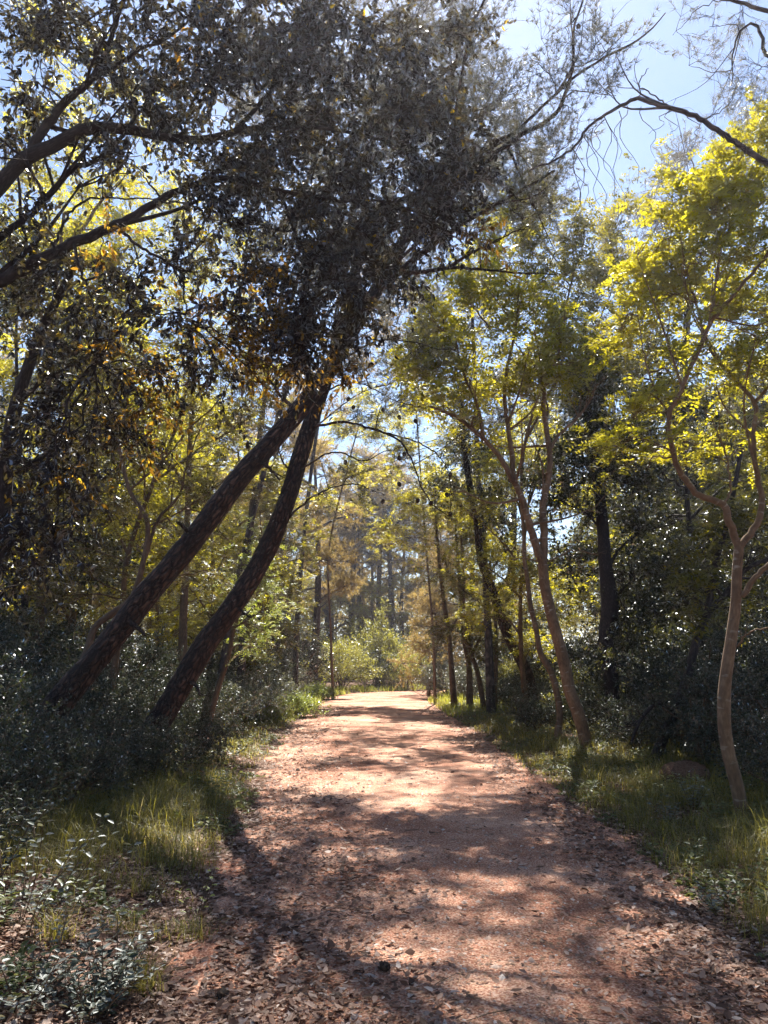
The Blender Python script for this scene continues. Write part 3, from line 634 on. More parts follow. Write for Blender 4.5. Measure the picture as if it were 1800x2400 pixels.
clC += cl([(a_, b_, c_, d_, e_, f_ * .55) for a_, b_, c_, d_, e_, f_ in [(200, 720, 5.0, 120, 80, .5), (340, 740, 5.1, 110, 80, .5), (90, 800, 4.9, 100, 80, .5), (450, 760, 5.2, 90, 70, .5), (250, 860, 5.0, 120, 80, .6), (390, 880, 5.2, 100, 70, .5), (130, 960, 4.9, 120, 90, .6),
           (280, 1010, 5.1, 100, 70, .45), (60, 1090, 4.8, 90, 90, .7), (180, 1130, 5.0, 100, 80, .6), (40, 1240, 4.7, 80, 80, .7), (130, 1280, 4.9, 70, 60, .4), (520, 860, 5.3, 80, 60, .35), (560, 740, 5.3, 90, 60, .5), (640, 820, 5.4, 80, 50, .35)]], .5)
treeC = grow('oak_tree', 'large dark-leaved oak whose crooked limbs reach in from the upper left', 'oak tree', (ob[0], ob[1], o0[2]), [(ob[0], ob[1], o0[2] - .15, .2)] + pC, limbC, clC, OAK, M['oak'], M['bark_oak'], 103, trunk_k=16, bump=.05)

M['oak_gold'] = leaf_mat('yellowing_oak_leaf', [(.05, .035, .015), (.10, .07, .02), (.22, .15, .03)], [(.12, .06, .012), (.42, .22, .02), (.85, .60, .05)], .6, .2, .45)  # golden copy of the oak leaf; sun shining through is put into its colour
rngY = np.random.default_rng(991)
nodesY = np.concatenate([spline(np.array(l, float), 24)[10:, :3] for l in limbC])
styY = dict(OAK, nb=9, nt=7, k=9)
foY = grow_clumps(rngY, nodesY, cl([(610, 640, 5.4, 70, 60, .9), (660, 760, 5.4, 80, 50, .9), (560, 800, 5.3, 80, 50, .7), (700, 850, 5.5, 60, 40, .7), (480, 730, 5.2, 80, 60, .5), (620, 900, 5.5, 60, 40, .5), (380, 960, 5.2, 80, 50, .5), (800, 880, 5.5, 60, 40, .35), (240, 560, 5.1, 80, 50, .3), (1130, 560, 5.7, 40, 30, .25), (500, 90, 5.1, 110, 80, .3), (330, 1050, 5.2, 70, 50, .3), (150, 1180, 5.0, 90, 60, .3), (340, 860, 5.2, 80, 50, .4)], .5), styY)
locC = tuple(treeC.location)
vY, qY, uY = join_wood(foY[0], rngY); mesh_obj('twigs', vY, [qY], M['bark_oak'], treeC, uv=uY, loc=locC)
oY = foliage_mesh('yellowing_leaves', rngY, foY, styY, M['oak_gold'], treeC, locC); oY['label'] = 'sprays of leaves coloured sunlit yellow and orange among the dark ones'

pC2 = line([(-170, 2080), (-110, 1800), (-60, 1560), (-15, 1330), (5, 1212), (15, 1090), (35, 960), (70, 850), (100, 770), (140, 690), (190, 600)], 5.9, 5.6, .07, .02)
pC2 = [(x, y, z, r) for (x, y, z, _), r in zip(pC2, (.085, .075, .07, .066, .062, .058, .052, .045, .038, .03, .018))]
grow('young_oak', 'dark slender trunk rising along the left edge of the picture under the oak limbs', 'oak tree', foot(pC2[0]), rooted(pC2), [line([(35, 960), (90, 900), (180, 850), (260, 800)], 5.7, 5.6, .016, .005), line([(10, 1130), (80, 1080), (160, 1060), (240, 1000)], 5.7, 5.6, .014, .005)],
     cl([(170, 640, 5.7, 90, 70, .5), (250, 780, 5.6, 90, 60, .6), (60, 700, 5.7, 80, 60, .5), (230, 960, 5.7, 90, 70, .7), (120, 1040, 5.6, 100, 60, .6), (60, 1360, 5.3, 80, 60, .5)], .5, .6), OAK, M['oak'], M['bark_oak'], 104)

# --- right: the pale brown forked ash nearest the camera
pD = line([(1745, 1925), (1738, 1895), (1725, 1833), (1707, 1764), (1698, 1706), (1697, 1656), (1700, 1598), (1707, 1544), (1716, 1482), (1724, 1417), (1727, 1352), (1732, 1285)], 7.75, 7.6, .068, .045)
pD = [(x, y, z, r) for (x, y, z, _), r in zip(pD, (.068, .066, .063, .062, .061, .062, .059, .056, .053, .050, .048, .045))]
limbD = [line([(1732, 1285), (1708, 1223), (1695, 1182), (1643, 1163), (1600, 1115), (1578, 1060), (1567, 979), (1594, 919), (1627, 843), (1665, 760), (1720, 690), (1790, 610), (1850, 540)], 7.6, 7.2, .038, .014),
         line([(1732, 1285), (1779, 1218), (1783, 1158), (1770, 1093), (1765, 1017), (1768, 946), (1715, 880), (1665, 820), (1640, 740), (1610, 640), (1590, 540)], 7.6, 7.8, .034, .008),
         line([(1768, 946), (1800, 905), (1850, 840), (1880, 760)], 7.7, 7.6, .018, .01),
         line([(1738, 1397), (1768, 1357), (1800, 1326), (1880, 1270), (1980, 1180)], 7.6, 7.4, .030, .016),
         line([(1727, 1515), (1745, 1490), (1775, 1475), (1830, 1472)], 7.6, 7.3, .010, .006),
         line([(1695, 1182), (1712, 1150), (1705, 1080), (1680, 1010), (1650, 960)], 7.6, 7.9, .014, .005),
         line([(1567, 979), (1530, 900), (1510, 830), (1495, 740)], 7.5, 7.8, .013, .005),
         line([(1665, 760), (1680, 640), (1700, 520), (1720, 420)], 7.4, 7.6, .014, .005)]
clD = cl([(1500, 640, 8.0, 70, 60), (1560, 560, 8.0, 80, 60), (1620, 480, 7.8, 80, 60), (1700, 400, 7.7, 80, 60), (1780, 330, 7.6, 80, 60), (1780, 460, 7.5, 80, 60), (1690, 520, 7.6, 80, 60), (1640, 620, 7.7, 90, 60), (1760, 600, 7.5, 80, 60),
          (1560, 700, 7.9, 80, 60), (1700, 720, 7.7, 90, 60, .8), (1790, 740, 7.5, 70, 60), (1620, 790, 7.9, 80, 50, .6), (1780, 860, 7.6, 80, 50), (1690, 900, 7.8, 80, 50, .7), (1560, 860, 7.8, 70, 50, .5), (1500, 980, 7.7, 80, 50, .6), (1440, 1050, 7.7, 80, 40, .6),
          (1520, 1090, 7.8, 90, 50, .5), (1640, 1040, 7.9, 80, 50, .5), (1460, 760, 8.1, 70, 50, .7), (1850, 1000, 7.6, 80, 60), (1560, 450, 8.0, 60, 40, .4)], .7)
grow('ash_tree', 'smooth pale brown forked ash in the right verge grass, yellow-green feathery leaves above', 'ash tree', foot(pD[0]), rooted(pD, 1.45), limbD, clD, ASH, M['ash'], M['bark_ash'], 105, trunk_k=22, bump=.05, tn=140)

# --- right: two slim trunks at the verge
pE = line([(1380, 1765), (1375, 1742), (1356, 1675), (1337, 1623), (1324, 1561), (1308, 1498), (1291, 1436), (1278, 1376), (1272, 1322)], 13.4, 13.3, .115, .085)
limbE = [line([(1272, 1322), (1251, 1262), (1237, 1214), (1215, 1147), (1193, 1109), (1171, 1071), (1133, 1028), (1079, 984), (1040, 965), (1008, 952)], 13.3, 12.8, .075, .02),
         line([(1272, 1322), (1275, 1268), (1274, 1234), (1272, 1191), (1285, 1125), (1288, 1060), (1274, 963), (1274, 908), (1253, 860), (1225, 827)], 13.3, 13.4, .078, .028),
         line([(1204, 1128), (1198, 1044), (1187, 984), (1182, 908), (1196, 832), (1210, 760), (1215, 690)], 13.1, 13.2, .05, .016),
         line([(1133, 1028), (1122, 960), (1085, 870), (1070, 800)], 12.9, 12.8, .035, .012),
         line([(1274, 908), (1300, 850), (1318, 790), (1325, 720)], 13.4, 13.5, .035, .012),
         line([(1210, 770), (1250, 740), (1268, 680)], 13.2, 13.4, .015, .006),
         line([(1225, 827), (1205, 800), (1190, 780), (1140, 760)], 13.4, 13.2, .012, .006),
         line([(1187, 984), (1215, 960), (1262, 920)], 13.2, 13.3, .014, .008),
         line([(1285, 1060), (1310, 1020), (1370, 960), (1400, 900)], 13.3, 13.5, .035, .014),
         line([(1272, 1322), (1256, 1314), (1225, 1309), (1200, 1312)], 13.3, 13.0, .013, .008),
         line([(1272, 1322), (1308, 1306), (1346, 1290), (1400, 1301)], 13.3, 14.2, .014, .012)]
clE = cl([(1000, 740, 13.2, 70, 60), (1070, 690, 13.2, 80, 60), (1150, 650, 13.3, 80, 60), (1040, 820, 13.0, 90, 60), (1140, 770, 13.2, 90, 60), (1000, 880, 13.0, 70, 50, .7), (1090, 900, 13.0, 80, 50, .8), (1210, 850, 13.3, 80, 60, .8), (1290, 780, 13.4, 80, 60),
          (1180, 930, 13.1, 80, 50, .6), (1280, 900, 13.4, 70, 50, .6), (960, 810, 13.2, 50, 50, .5), (1120, 990, 13.0, 60, 40, .3), (1230, 720, 13.3, 70, 50), (1340, 850, 13.5, 60, 60, .6), (1150, 560, 13.4, 70, 50, .6), (1040, 960, 12.9, 60, 40, .4)], .9)
grow('ash_tree', 'slim blotchy ash on the right verge, branches fanning like a candelabra into backlit leaves', 'ash tree', foot(pE[0]), rooted(pE, 1.5), limbE, clE, ASH2, M['ash'], M['bark_ash'], 106, trunk_k=18, bump=.06, tn=120)
clE2 = cl([(1250, 600, 16, 90, 70), (1340, 560, 16, 80, 70), (1380, 660, 16, 90, 70), (1300, 680, 16, 80, 60), (1440, 600, 16, 80, 70), (1430, 720, 16, 80, 70), (1350, 760, 16, 80, 60), (1240, 520, 16.2, 60, 50, .6), (1330, 490, 16, 60, 40, .5), (1440, 500, 16, 60, 50, .7), (1480, 820, 16, 80, 60), (1460, 920, 16, 70, 60, .8), (1390, 860, 16, 60, 60, .6)], 1.2)
pF = line([(1308, 1745), (1308, 1715), (1312, 1675), (1305, 1623), (1291, 1574), (1267, 1531), (1256, 1471), (1243, 1417), (1237, 1363), (1229, 1308), (1228, 1254), (1222, 1150), (1230, 1040), (1270, 900), (1310, 780), (1340, 660)], 15.3, 15.8, .075, .02)
grow('ash_sapling', 'thin kinked trunk standing just left of the candelabra tree on the right verge', 'ash tree', foot(pF[0]), rooted(pF, 1.5), [line([(1230, 1040), (1300, 900), (1390, 780), (1450, 640)], 15.6, 16, .03, .01), line([(1243, 1417), (1235, 1400), (1222, 1385)], 15.5, 15.3, .01, .006)],
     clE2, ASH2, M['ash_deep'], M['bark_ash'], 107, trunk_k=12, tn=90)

# --- right: leaning dark pine behind, holm oak, forked dark tree
pG = line([(1262, 1680), (1248, 1645), (1240, 1593), (1224, 1553), (1196, 1501), (1177, 1452), (1158, 1395), (1142, 1352), (1126, 1303), (1118, 1220), (1100, 1130), (1085, 1020), (1080, 900)], 22.5, 22, .19, .08)
grow('pine_tree', 'dark brown pine trunk leaning left behind the thin kinked trunk', 'pine tree', foot(pG[0]), rooted(pG, 1.2), [line([(1158, 1395), (1190, 1350), (1215, 1300)], 22, 21.5, .04, .02), line([(1118, 1220), (1060, 1170), (1010, 1160)], 22, 21.5, .05, .02)],
     cl([(1110, 1190, 22, 70, 50), (1170, 1160, 22, 60, 50), (1050, 1150, 22, 60, 40), (1190, 1230, 22, 60, 40, .6), (1090, 1060, 22, 70, 60), (1160, 1060, 22, 60, 60), (1060, 950, 22, 80, 60, .7), (1130, 900, 22, 70, 60, .7)], 1.4), dict(OAKD, ln=.09), M['oak_bg'], M['bark_pine'], 108, trunk_k=12)
pH = line([(1440, 1775), (1438, 1700), (1434, 1614), (1421, 1505), (1429, 1424), (1421, 1342), (1413, 1245), (1404, 1147), (1394, 1071), (1391, 1006), (1385, 936), (1378, 850), (1370, 760)], 15.2, 15.2, .15, .05)
pH = [(x, y, z, r) for (x, y, z, _), r in zip(pH, (.17, .155, .15, .15, .17, .14, .12, .105, .1, .09, .08, .06, .04))]
clH = cl([(1370, 980, 15.3, 90, 70), (1450, 1010, 15.3, 80, 70), (1330, 1060, 15.1, 80, 60), (1420, 1100, 15.0, 90, 60), (1490, 1140, 15.3, 80, 60), (1320, 1170, 15.0, 70, 50, .8), (1500, 1240, 15.2, 80, 60), (1380, 1210, 14.9, 60, 40, .4), (1480, 1340, 15.2, 80, 60, .8), (1530, 1430, 15.2, 80, 60, .9),
          (1470, 1470, 15.0, 70, 60, .8), (1420, 1560, 14.9, 60, 60, .6), (1370, 900, 15.4, 70, 50), (1560, 1320, 15.4, 70, 70, .8), (1260, 1130, 15.3, 60, 40, .6)], 1.0)
grow('holm_oak', 'straight nearly black trunk right of the candelabra tree, dark small leaves crowding around it', 'oak tree', foot(pH[0]), rooted(pH, 1.2), [line([(1421, 1342), (1450, 1290), (1500, 1250), (1560, 1230)], 15.2, 15.3, .04, .015), line([(1413, 1245), (1370, 1200), (1320, 1180)], 15.2, 15, .03, .01), line([(1404, 1147), (1440, 1090), (1490, 1050)], 15.2, 15.4, .03, .01), line([(1429, 1424), (1470, 1370), (1530, 1340)], 15.2, 15.1, .03, .01)],
     clH, OAKD, M['oak_bg'], M['bark_oak'], 109, trunk_k=14)
pI = line([(1530, 1810), (1537, 1779), (1559, 1714), (1581, 1667), (1610, 1591), (1631, 1507), (1657, 1439), (1669, 1363), (1679, 1309), (1697, 1254), (1720, 1150), (1740, 1040)], 11.6, 11.8, .09, .03)
grow('forked_tree', 'dark forked tree leaning right in the shade behind the pale brown ash', 'tree', foot(pI[0]), rooted(pI, 1.2), [line([(1657, 1439), (1711, 1381), (1744, 1337), (1780, 1319), (1850, 1290)], 11.7, 11.5, .05, .03), line([(1581, 1667), (1540, 1650), (1500, 1690), (1480, 1740)], 11.6, 11.4, .03, .02), line([(1590, 1640), (1650, 1620), (1700, 1600)], 11.6, 11.5, .025, .015)],
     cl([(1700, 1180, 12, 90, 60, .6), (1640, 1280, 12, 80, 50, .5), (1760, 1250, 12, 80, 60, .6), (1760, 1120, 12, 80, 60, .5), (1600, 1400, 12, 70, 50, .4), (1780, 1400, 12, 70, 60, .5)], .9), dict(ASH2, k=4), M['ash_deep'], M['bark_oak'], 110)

# --- right: three slender stems at the bend
J = [('slender orange-lit stem nearest the path bend on the right, in bright grass', [(1065, 1655), (1059, 1576), (1052, 1489), (1039, 1399), (1030, 1319), (1023, 1236), (1018, 1160)], 29, [(1052, 1489), (1075, 1440), (1092, 1400)]),
     ('second slender stem beyond the verge grass, crooked at its foot', [(1101, 1658), (1099, 1562), (1088, 1497), (1085, 1435), (1077, 1363), (1070, 1272), (1066, 1190)], 27.5, [(1080, 1390), (1055, 1350), (1040, 1300)]),
     ('dark slender stem sweeping left, the most right of the three at the bend', [(1135, 1668), (1121, 1583), (1106, 1536), (1096, 1489), (1088, 1424), (1086, 1340), (1080, 1240)], 26, [(1106, 1536), (1124, 1497), (1139, 1453), (1148, 1380)])]
Jc = [cl([(980, 1220, 29, 50, 40), (1040, 1200, 29, 50, 40), (930, 1270, 29, 50, 35, .7), (1000, 1290, 29, 50, 30, .7), (960, 1340, 29, 40, 25, .4), (1020, 1140, 29, 50, 40)], 1.6),
      cl([(1090, 1210, 27.5, 50, 40), (1060, 1290, 27.5, 40, 30, .5), (1100, 1300, 27.5, 50, 30, .5), (1050, 1140, 27.5, 50, 40)], 1.4),
      cl([(1130, 1360, 26, 50, 30, .5), (1150, 1290, 26, 50, 40, .6), (1090, 1390, 26, 40, 25, .35), (1160, 1440, 26, 40, 30, .4), (1110, 1240, 26, 50, 40, .6)], 1.3)]
for i, (lb, pts, yy, br) in enumerate(J):
    p = line(pts, yy, yy, (.115, .11, .085)[i], .035)
    grow('slender_tree', lb, 'tree', foot(p[0]), rooted(p, 1.2), [line(br, yy, yy, .05, .02)], Jc[i], dict(ASH2, ln=.09, nb=10, k=4), M['ash'], M['bark_thin'], 120 + i, group='slender stems by the path bend', trunk_k=8)
pK = line([(1168, 1650), (1161, 1580), (1150, 1489), (1142, 1417), (1140, 1300), (1135, 1180)], 32, 32, .1, .04)
grow('slender_tree', 'faint thin stem behind the three stems and left of the leaning pine', 'tree', foot(pK[0]), rooted(pK), [], cl([(1200, 1400, 32, 60, 40, .6), (1180, 1300, 32, 60, 50, .7), (1130, 1180, 32, 60, 50)], 1.8), dict(ASH2, ln=.10, k=4), M['ash'], M['bark_thin'], 125, trunk_k=8)

# --- left: thin trees between and behind the leaning pines
pN = line([(480, 1745), (491, 1690), (510, 1614), (534, 1543), (548, 1473), (575, 1400), (600, 1330), (610, 1260)], 13.6, 14, .062, .02)
grow('ash_sapling', 'thin straight pole leaning right beside the foot of the slimmer leaning pine, with light leaves', 'ash tree', foot(pN[0]), rooted(pN, 1.2), [line([(548, 1473), (600, 1440), (640, 1420)], 13.8, 13.8, .015, .006)],
     cl([(600, 1470, 13.8, 50, 40, .6), (630, 1400, 13.9, 50, 40, .6), (590, 1350, 14, 50, 40, .5), (560, 1420, 14, 40, 40, .4), (610, 1270, 14, 60, 40, .6), (590, 1520, 13.8, 30, 30, .3)], .6), dict(ASH2, ln=.055), M['shrub_lime'], M['bark_thin'], 130, trunk_k=10)
pO = line([(150, 1640), (190, 1560), (206, 1521), (222, 1470), (262, 1438), (310, 1400), (336, 1315), (347, 1234), (330, 1190), (304, 1150), (280, 1050), (270, 940), (290, 820)], 10.8, 11.4, .06, .02)
grow('crooked_ash', 'crooked light brown stem bending behind the thick leaning pine', 'ash tree', foot((pO[0][0] - .2, pO[0][1], 0)), [(pO[0][0] - .2, pO[0][1], -.1, .08)] + pO, [line([(336, 1315), (370, 1220), (420, 1160), (440, 1080), (480, 980)], 11.2, 11.4, .03, .008), line([(304, 1150), (380, 1080), (450, 1000), (520, 930), (560, 850)], 11.3, 11.6, .02, .006), line([(347, 1234), (420, 1200), (520, 1130), (560, 1080)], 11.3, 11.6, .016, .006)],
     cl([(300, 1060, 11.4, 90, 60, .6), (420, 1000, 11.4, 90, 60, .6), (520, 940, 11.6, 80, 60, .6), (250, 900, 11.4, 90, 70, .7), (380, 880, 11.5, 90, 60, .6), (480, 820, 11.6, 80, 60, .6), (560, 1060, 11.7, 70, 50, .4), (420, 1130, 11.4, 80, 50, .4), (180, 1040, 11.2, 90, 60, .5), (520, 1250, 12.2, 80, 60, .4), (330, 1280, 11.6, 80, 50, .25), (480, 1180, 12, 70, 50, .4)], .8),
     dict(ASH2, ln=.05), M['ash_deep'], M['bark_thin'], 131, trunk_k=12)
pU = line([(250, 1700), (262, 1600), (285, 1450), (300, 1300), (360, 1130), (420, 980), (450, 850)], 13, 13, .07, .02)
grow('twiggy_ash', 'thin twiggy tree with dull olive leaves filling the space behind the thick leaning pine', 'ash tree', foot(pU[0]), rooted(pU, 1.2), [line([(300, 1300), (240, 1180), (180, 1080)], 13, 13, .025, .008), line([(360, 1130), (470, 1050), (560, 1000)], 13, 13, .025, .008), line([(285, 1450), (400, 1330), (500, 1250)], 13, 13, .02, .008)],
     cl([(200, 1060, 13, 80, 60, .8), (280, 1180, 13, 80, 60, .7), (440, 960, 13, 80, 60, .8), (540, 1000, 13, 70, 50, .7), (380, 1080, 13, 80, 50, .7), (480, 1150, 13, 70, 60, .6), (560, 1140, 13, 60, 50, .6), (600, 920, 13.5, 60, 50, .6), (640, 1000, 13.5, 50, 50, .5), (420, 1280, 13, 80, 60, .6), (520, 1350, 13, 60, 50, .5), (150, 1200, 12.6, 80, 60, .7), (200, 1340, 12.6, 80, 60, .6), (350, 1400, 12.6, 60, 50, .5), (90, 1400, 12.6, 80, 60, .7), (60, 1300, 12.6, 70, 60, .6), (520, 860, 13.5, 70, 50, .6)], .9), dict(ASH2, ln=.06, nb=12), M['olive'], M['bark_thin'], 132, trunk_k=10, forks=9)
def broad_left(nm, lb, pts, yy, r, limbs, cls, seed, mat='ash', sty=None, bark='bark_thin', cat='ash tree'):
    p = line(pts, yy, yy, r, r * .3)
    grow(nm, lb, cat, foot(p[0]), rooted(p, 1.2), [line(l, yy, yy, r * .4, r * .12) for l in limbs], cl(cls, 1.5), sty or dict(ASH2, ln=.075, nb=13), M[mat], M[bark], seed, trunk_k=10)
broad_left('tall_ash', 'tall ash behind the oak limbs at upper left, sunlit yellow leaves against the sky', [(60, 1690), (90, 1500), (100, 1300), (110, 1050), (120, 800), (150, 500)], 15, .11, [[(110, 1050), (200, 850), (280, 650)], [(120, 800), (40, 600), (-20, 450)], [(150, 600), (250, 450), (330, 300)]],
           [(100, 560, 15, 100, 80), (230, 640, 15, 100, 80), (60, 420, 15, 90, 80, .8), (200, 460, 15, 90, 80, .8), (330, 560, 15, 90, 80), (130, 740, 15, 90, 70, .8), (300, 720, 15, 90, 70, .7), (330, 430, 15, 80, 70, .7), (180, 300, 15, 90, 70, .6), (60, 250, 15, 80, 80, .6), (300, 250, 15, 90, 70, .5), (30, 650, 15, 70, 70, .7), (100, 100, 15, 100, 80, .7), (240, 130, 15, 80, 60, .5)], 140)
broad_left('tall_ash', 'tall ash seen between the dark hanging oak leaves and the leaning pine tops', [(425, 1660), (430, 1450), (440, 1200), (450, 950), (470, 700)], 19, .12, [[(450, 950), (540, 800), (600, 680)], [(440, 1150), (350, 1000), (300, 900)]],
           [(470, 640, 19, 90, 70), (560, 720, 19, 80, 70, .8), (400, 700, 19, 80, 70, .8), (520, 560, 19, 80, 60, .7), (430, 520, 19, 80, 70, .7), (620, 900, 19, 80, 60, .6), (520, 1000, 19, 80, 60, .6), (400, 950, 19, 80, 60, .6), (600, 560, 19, 70, 60, .6), (400, 380, 19, 80, 70, .5), (330, 1130, 19, 80, 60, .5), (600, 1100, 19, 60, 50, .5)], 141)

# --- tall pines whose crowns close over the path behind the oak
PT = dict(PINEF, ln=.13, nw=.012, k=13, nb=22, tl=.45)
def tall(lb, pts, y0, y1, r0, limbs, cls, seed, rz=1.6, mat='pine'):
    p = line(pts, y0, y1, r0, r0 * .3)
    grow('tall_pine', lb, 'pine tree', foot(p[0]), rooted(p, 1.2), [line(l, y1, y1, r0 * .35, r0 * .1) for l in limbs], cl(cls, rz), PT, M[mat], M['bark_grey'], seed, group='tall pines', trunk_k=12)
tall('tall pine rising behind the leaning pines, its crown hidden by the dark oak leaves', [(560, 1680), (575, 1400), (600, 1100), (640, 800), (700, 500), (760, 300)], 21, 20, .11, [[(640, 800), (760, 650), (860, 600)], [(700, 500), (850, 380), (980, 330)], [(640, 760), (560, 640), (500, 600)]],
     [(640, 560, 20, 100, 80), (760, 420, 20, 110, 90), (900, 360, 20, 100, 80), (820, 560, 20, 100, 70, .9), (700, 260, 20, 120, 90), (860, 220, 20, 120, 80), (1000, 300, 20, 90, 70, .8), (560, 420, 20, 90, 70, .8), (920, 500, 20, 80, 60, .8), (760, 120, 20, 120, 80), (930, 100, 20, 110, 80), (560, 250, 20, 100, 80), (600, 100, 20, 110, 80), (740, 680, 20, 80, 50, .6)], 161)
tall('tall pine behind the fanning ash branches, grey green crown over the path', [(1150, 1640), (1140, 1400), (1120, 1100), (1110, 800), (1090, 500)], 24, 23, .12, [[(1110, 800), (1020, 700), (950, 660)], [(1100, 650), (1200, 540), (1280, 500)], [(1110, 900), (1030, 860), (980, 850)]],
     [(960, 640, 23, 70, 50, .7), (1040, 560, 23, 80, 60, .8), (1120, 480, 23, 90, 60), (1220, 480, 23, 80, 60), (1040, 420, 23, 80, 60), (1150, 360, 23, 80, 60, .8), (1260, 400, 23, 60, 50, .7), (980, 800, 23, 60, 40, .5), (1080, 680, 23, 70, 50, .6), (940, 930, 24, 60, 40, .5), (1180, 620, 23, 80, 60, .7), (900, 720, 24, 60, 40, .7), (1000, 720, 24, 70, 40, .7), (1080, 790, 24, 60, 40, .6), (930, 830, 25, 60, 40, .6), (1140, 720, 25, 60, 40, .6), (880, 600, 25, 70, 50, .8)], 162)
tall('slim tall pine left of the bend, thin boughs meeting the ash leaves over the path', [(690, 1650), (700, 1400), (730, 1100), (770, 850), (800, 650)], 31, 30, .11, [[(770, 850), (860, 780), (930, 760)], [(740, 1000), (830, 930), (900, 900)]],
     [(820, 720, 30, 60, 40, .7), (900, 780, 30, 60, 40, .7), (850, 860, 30, 60, 40, .6), (960, 700, 30, 60, 40, .7), (900, 640, 30, 60, 40, .7), (1000, 800, 30, 60, 40, .6), (780, 620, 30, 60, 50, .8), (940, 880, 30, 50, 30, .5), (740, 900, 30, 60, 40, .6), (800, 960, 30, 60, 40, .5)], 165, 2.0, 'pine_gold')
tall('tall pine behind the crooked light stem, its top hidden by the oak and spreading right', [(500, 1700), (560, 1350), (660, 950), (790, 520), (860, 250), (880, 0)], 18, 17, .085, [[(860, 250), (980, 200), (1080, 180)], [(800, 480), (960, 380), (1100, 360)], [(880, 50), (980, 0), (1100, -40)]],
     [(1050, 180, 17, 80, 60, .7), (1140, 240, 17, 80, 60, .6), (1080, 320, 17, 80, 50, .6), (980, 260, 17, 70, 60, .6), (1190, 330, 17, 60, 50, .5), (1100, 90, 17, 80, 50, .5), (1010, 60, 17, 80, 60, .6), (1150, 420, 17, 50, 50, .4), (1160, -120, 17, 100, 60, .7), (1020, -90, 17, 120, 70, .8), (880, -60, 17, 120, 70, .8)], 164)
tall('tall pine far down the right side, its crown under the arching bare branch', [(1560, 1640), (1570, 1300), (1600, 900), (1620, 600), (1630, 420)], 30, 30, .25, [[(1600, 900), (1500, 700), (1440, 620)], [(1610, 700), (1700, 560), (1760, 500)]],
     [(1600, 360, 30, 50, 40), (1560, 420, 30, 60, 40), (1650, 440, 30, 60, 50), (1500, 500, 30, 60, 40), (1420, 540, 30, 60, 40), (1560, 520, 30, 70, 50), (1700, 520, 30, 60, 50), (1480, 600, 30, 70, 50), (1620, 600, 30, 70, 50), (1720, 320, 30, 60, 50), (1780, 420, 30, 60, 60), (1400, 640, 30, 60, 50)], 163, 2.2)
for i, (lb, pts, yy, cc) in enumerate((
    ('ash on the left of the bend, yellow leaves hanging in front of the warm pines', [(780, 1630), (775, 1480), (770, 1300), (800, 1150), (840, 1000)], 36, [(760, 1180, 36, 40, 30, .6), (830, 1100, 36, 50, 30), (880, 1020, 36, 50, 40), (800, 1010, 36, 50, 40), (860, 1190, 36, 50, 25, .5), (920, 1120, 36, 40, 30, .6), (850, 930, 36, 60, 40), (930, 980, 36, 50, 40, .8)]),
    ('ash right of the path whose pale leaves fill the gap left of the fanning branches', [(1020, 1640), (1015, 1480), (1000, 1300), (985, 1100), (975, 950)], 34, [(960, 1180, 34, 50, 30), (1010, 1110, 34, 50, 30, .8), (950, 1050, 34, 50, 30, .8), (900, 1250, 34, 50, 25, .7), (1040, 1190, 34, 50, 30), (980, 960, 34, 60, 40), (1060, 1040, 34, 50, 40), (1040, 930, 34, 60, 40, .8), (950, 880, 34, 50, 40, .7)]))):
    p = line(pts, yy, yy, .06, .03)
    grow('ash_tree', lb, 'ash tree', foot(p[0]), rooted(p, 1.2), [], cl(cc, 1.8), dict(ASH2, ln=.11, nb=16, k=4), M['ash'], M['bark_thin'], 170 + i, trunk_k=8)

# --- bare arching branch of a pine standing off to the right
pR = [(4.15, 6.3, float(H(4.15, 6.3)) - .1, .16), (4.12, 6.3, .5, .14), (4.1, 6.3, 2.5, .12), (4.0, 6.2, 4.5, .10), (3.95, 6.1, 6.2, .07), (3.9, 6.1, 8.2, .04)]
arch = [(4.0, 6.2, 4.4, .045)] + line([(1880, 440), (1800, 384), (1746, 347), (1687, 309), (1627, 271), (1567, 252), (1513, 236), (1488, 231), (1464, 244), (1426, 266), (1377, 298), (1350, 342), (1290, 380), (1240, 400)], 6.2, 6.6, .030, .008)
limbR = [arch, line([(1573, 252), (1540, 228), (1500, 202), (1503, 180), (1520, 160)], 6.4, 6.4, .008, .003),
         [(3.95, 6.1, 6.0, .03)] + line([(1900, 60), (1800, 25), (1740, 8), (1680, -12), (1620, -60)], 6.1, 6.0, .022, .010),
         [(4.0, 6.2, 5.2, .03)] + line([(1880, 180), (1800, 130), (1775, 60), (1740, 70), (1720, 120), (1715, 200)], 6.1, 6.2, .02, .004)]
hang = []
rngH = np.random.default_rng(55)
for (u, v, du, dv) in ((1470, 240, -20, 130), (1505, 250, 30, 120), (1425, 268, 10, 160), (1425, 268, 40, 200), (1380, 300, 20, 190), (1365, 320, 60, 170), (1350, 345, 30, 200), (1567, 255, 10, 60), (1567, 260, -40, 55), (1410, 280, -30, 100), (1385, 300, 70, 190), (1340, 360, 40, 130), (1620, 275, 20, 60), (1690, 315, -15, 80), (1360, 330, -10, 250), (1440, 260, 60, 170)):
    f = np.linspace(0, 1, 9); y = 6.45 + rngH.uniform(-.15, .15)
    P = np.array([W(u + du * a + 12 * math.sin(a * 9 + u), v + dv * a, y + .1 * a) for a in f]) + np.concatenate([[[0, 0, 0]], np.cumsum(rngH.normal(0, .006, (8, 3)), 0)])
    hang.append((P[None], np.linspace(.0045, .0018, 9)[None], 4))
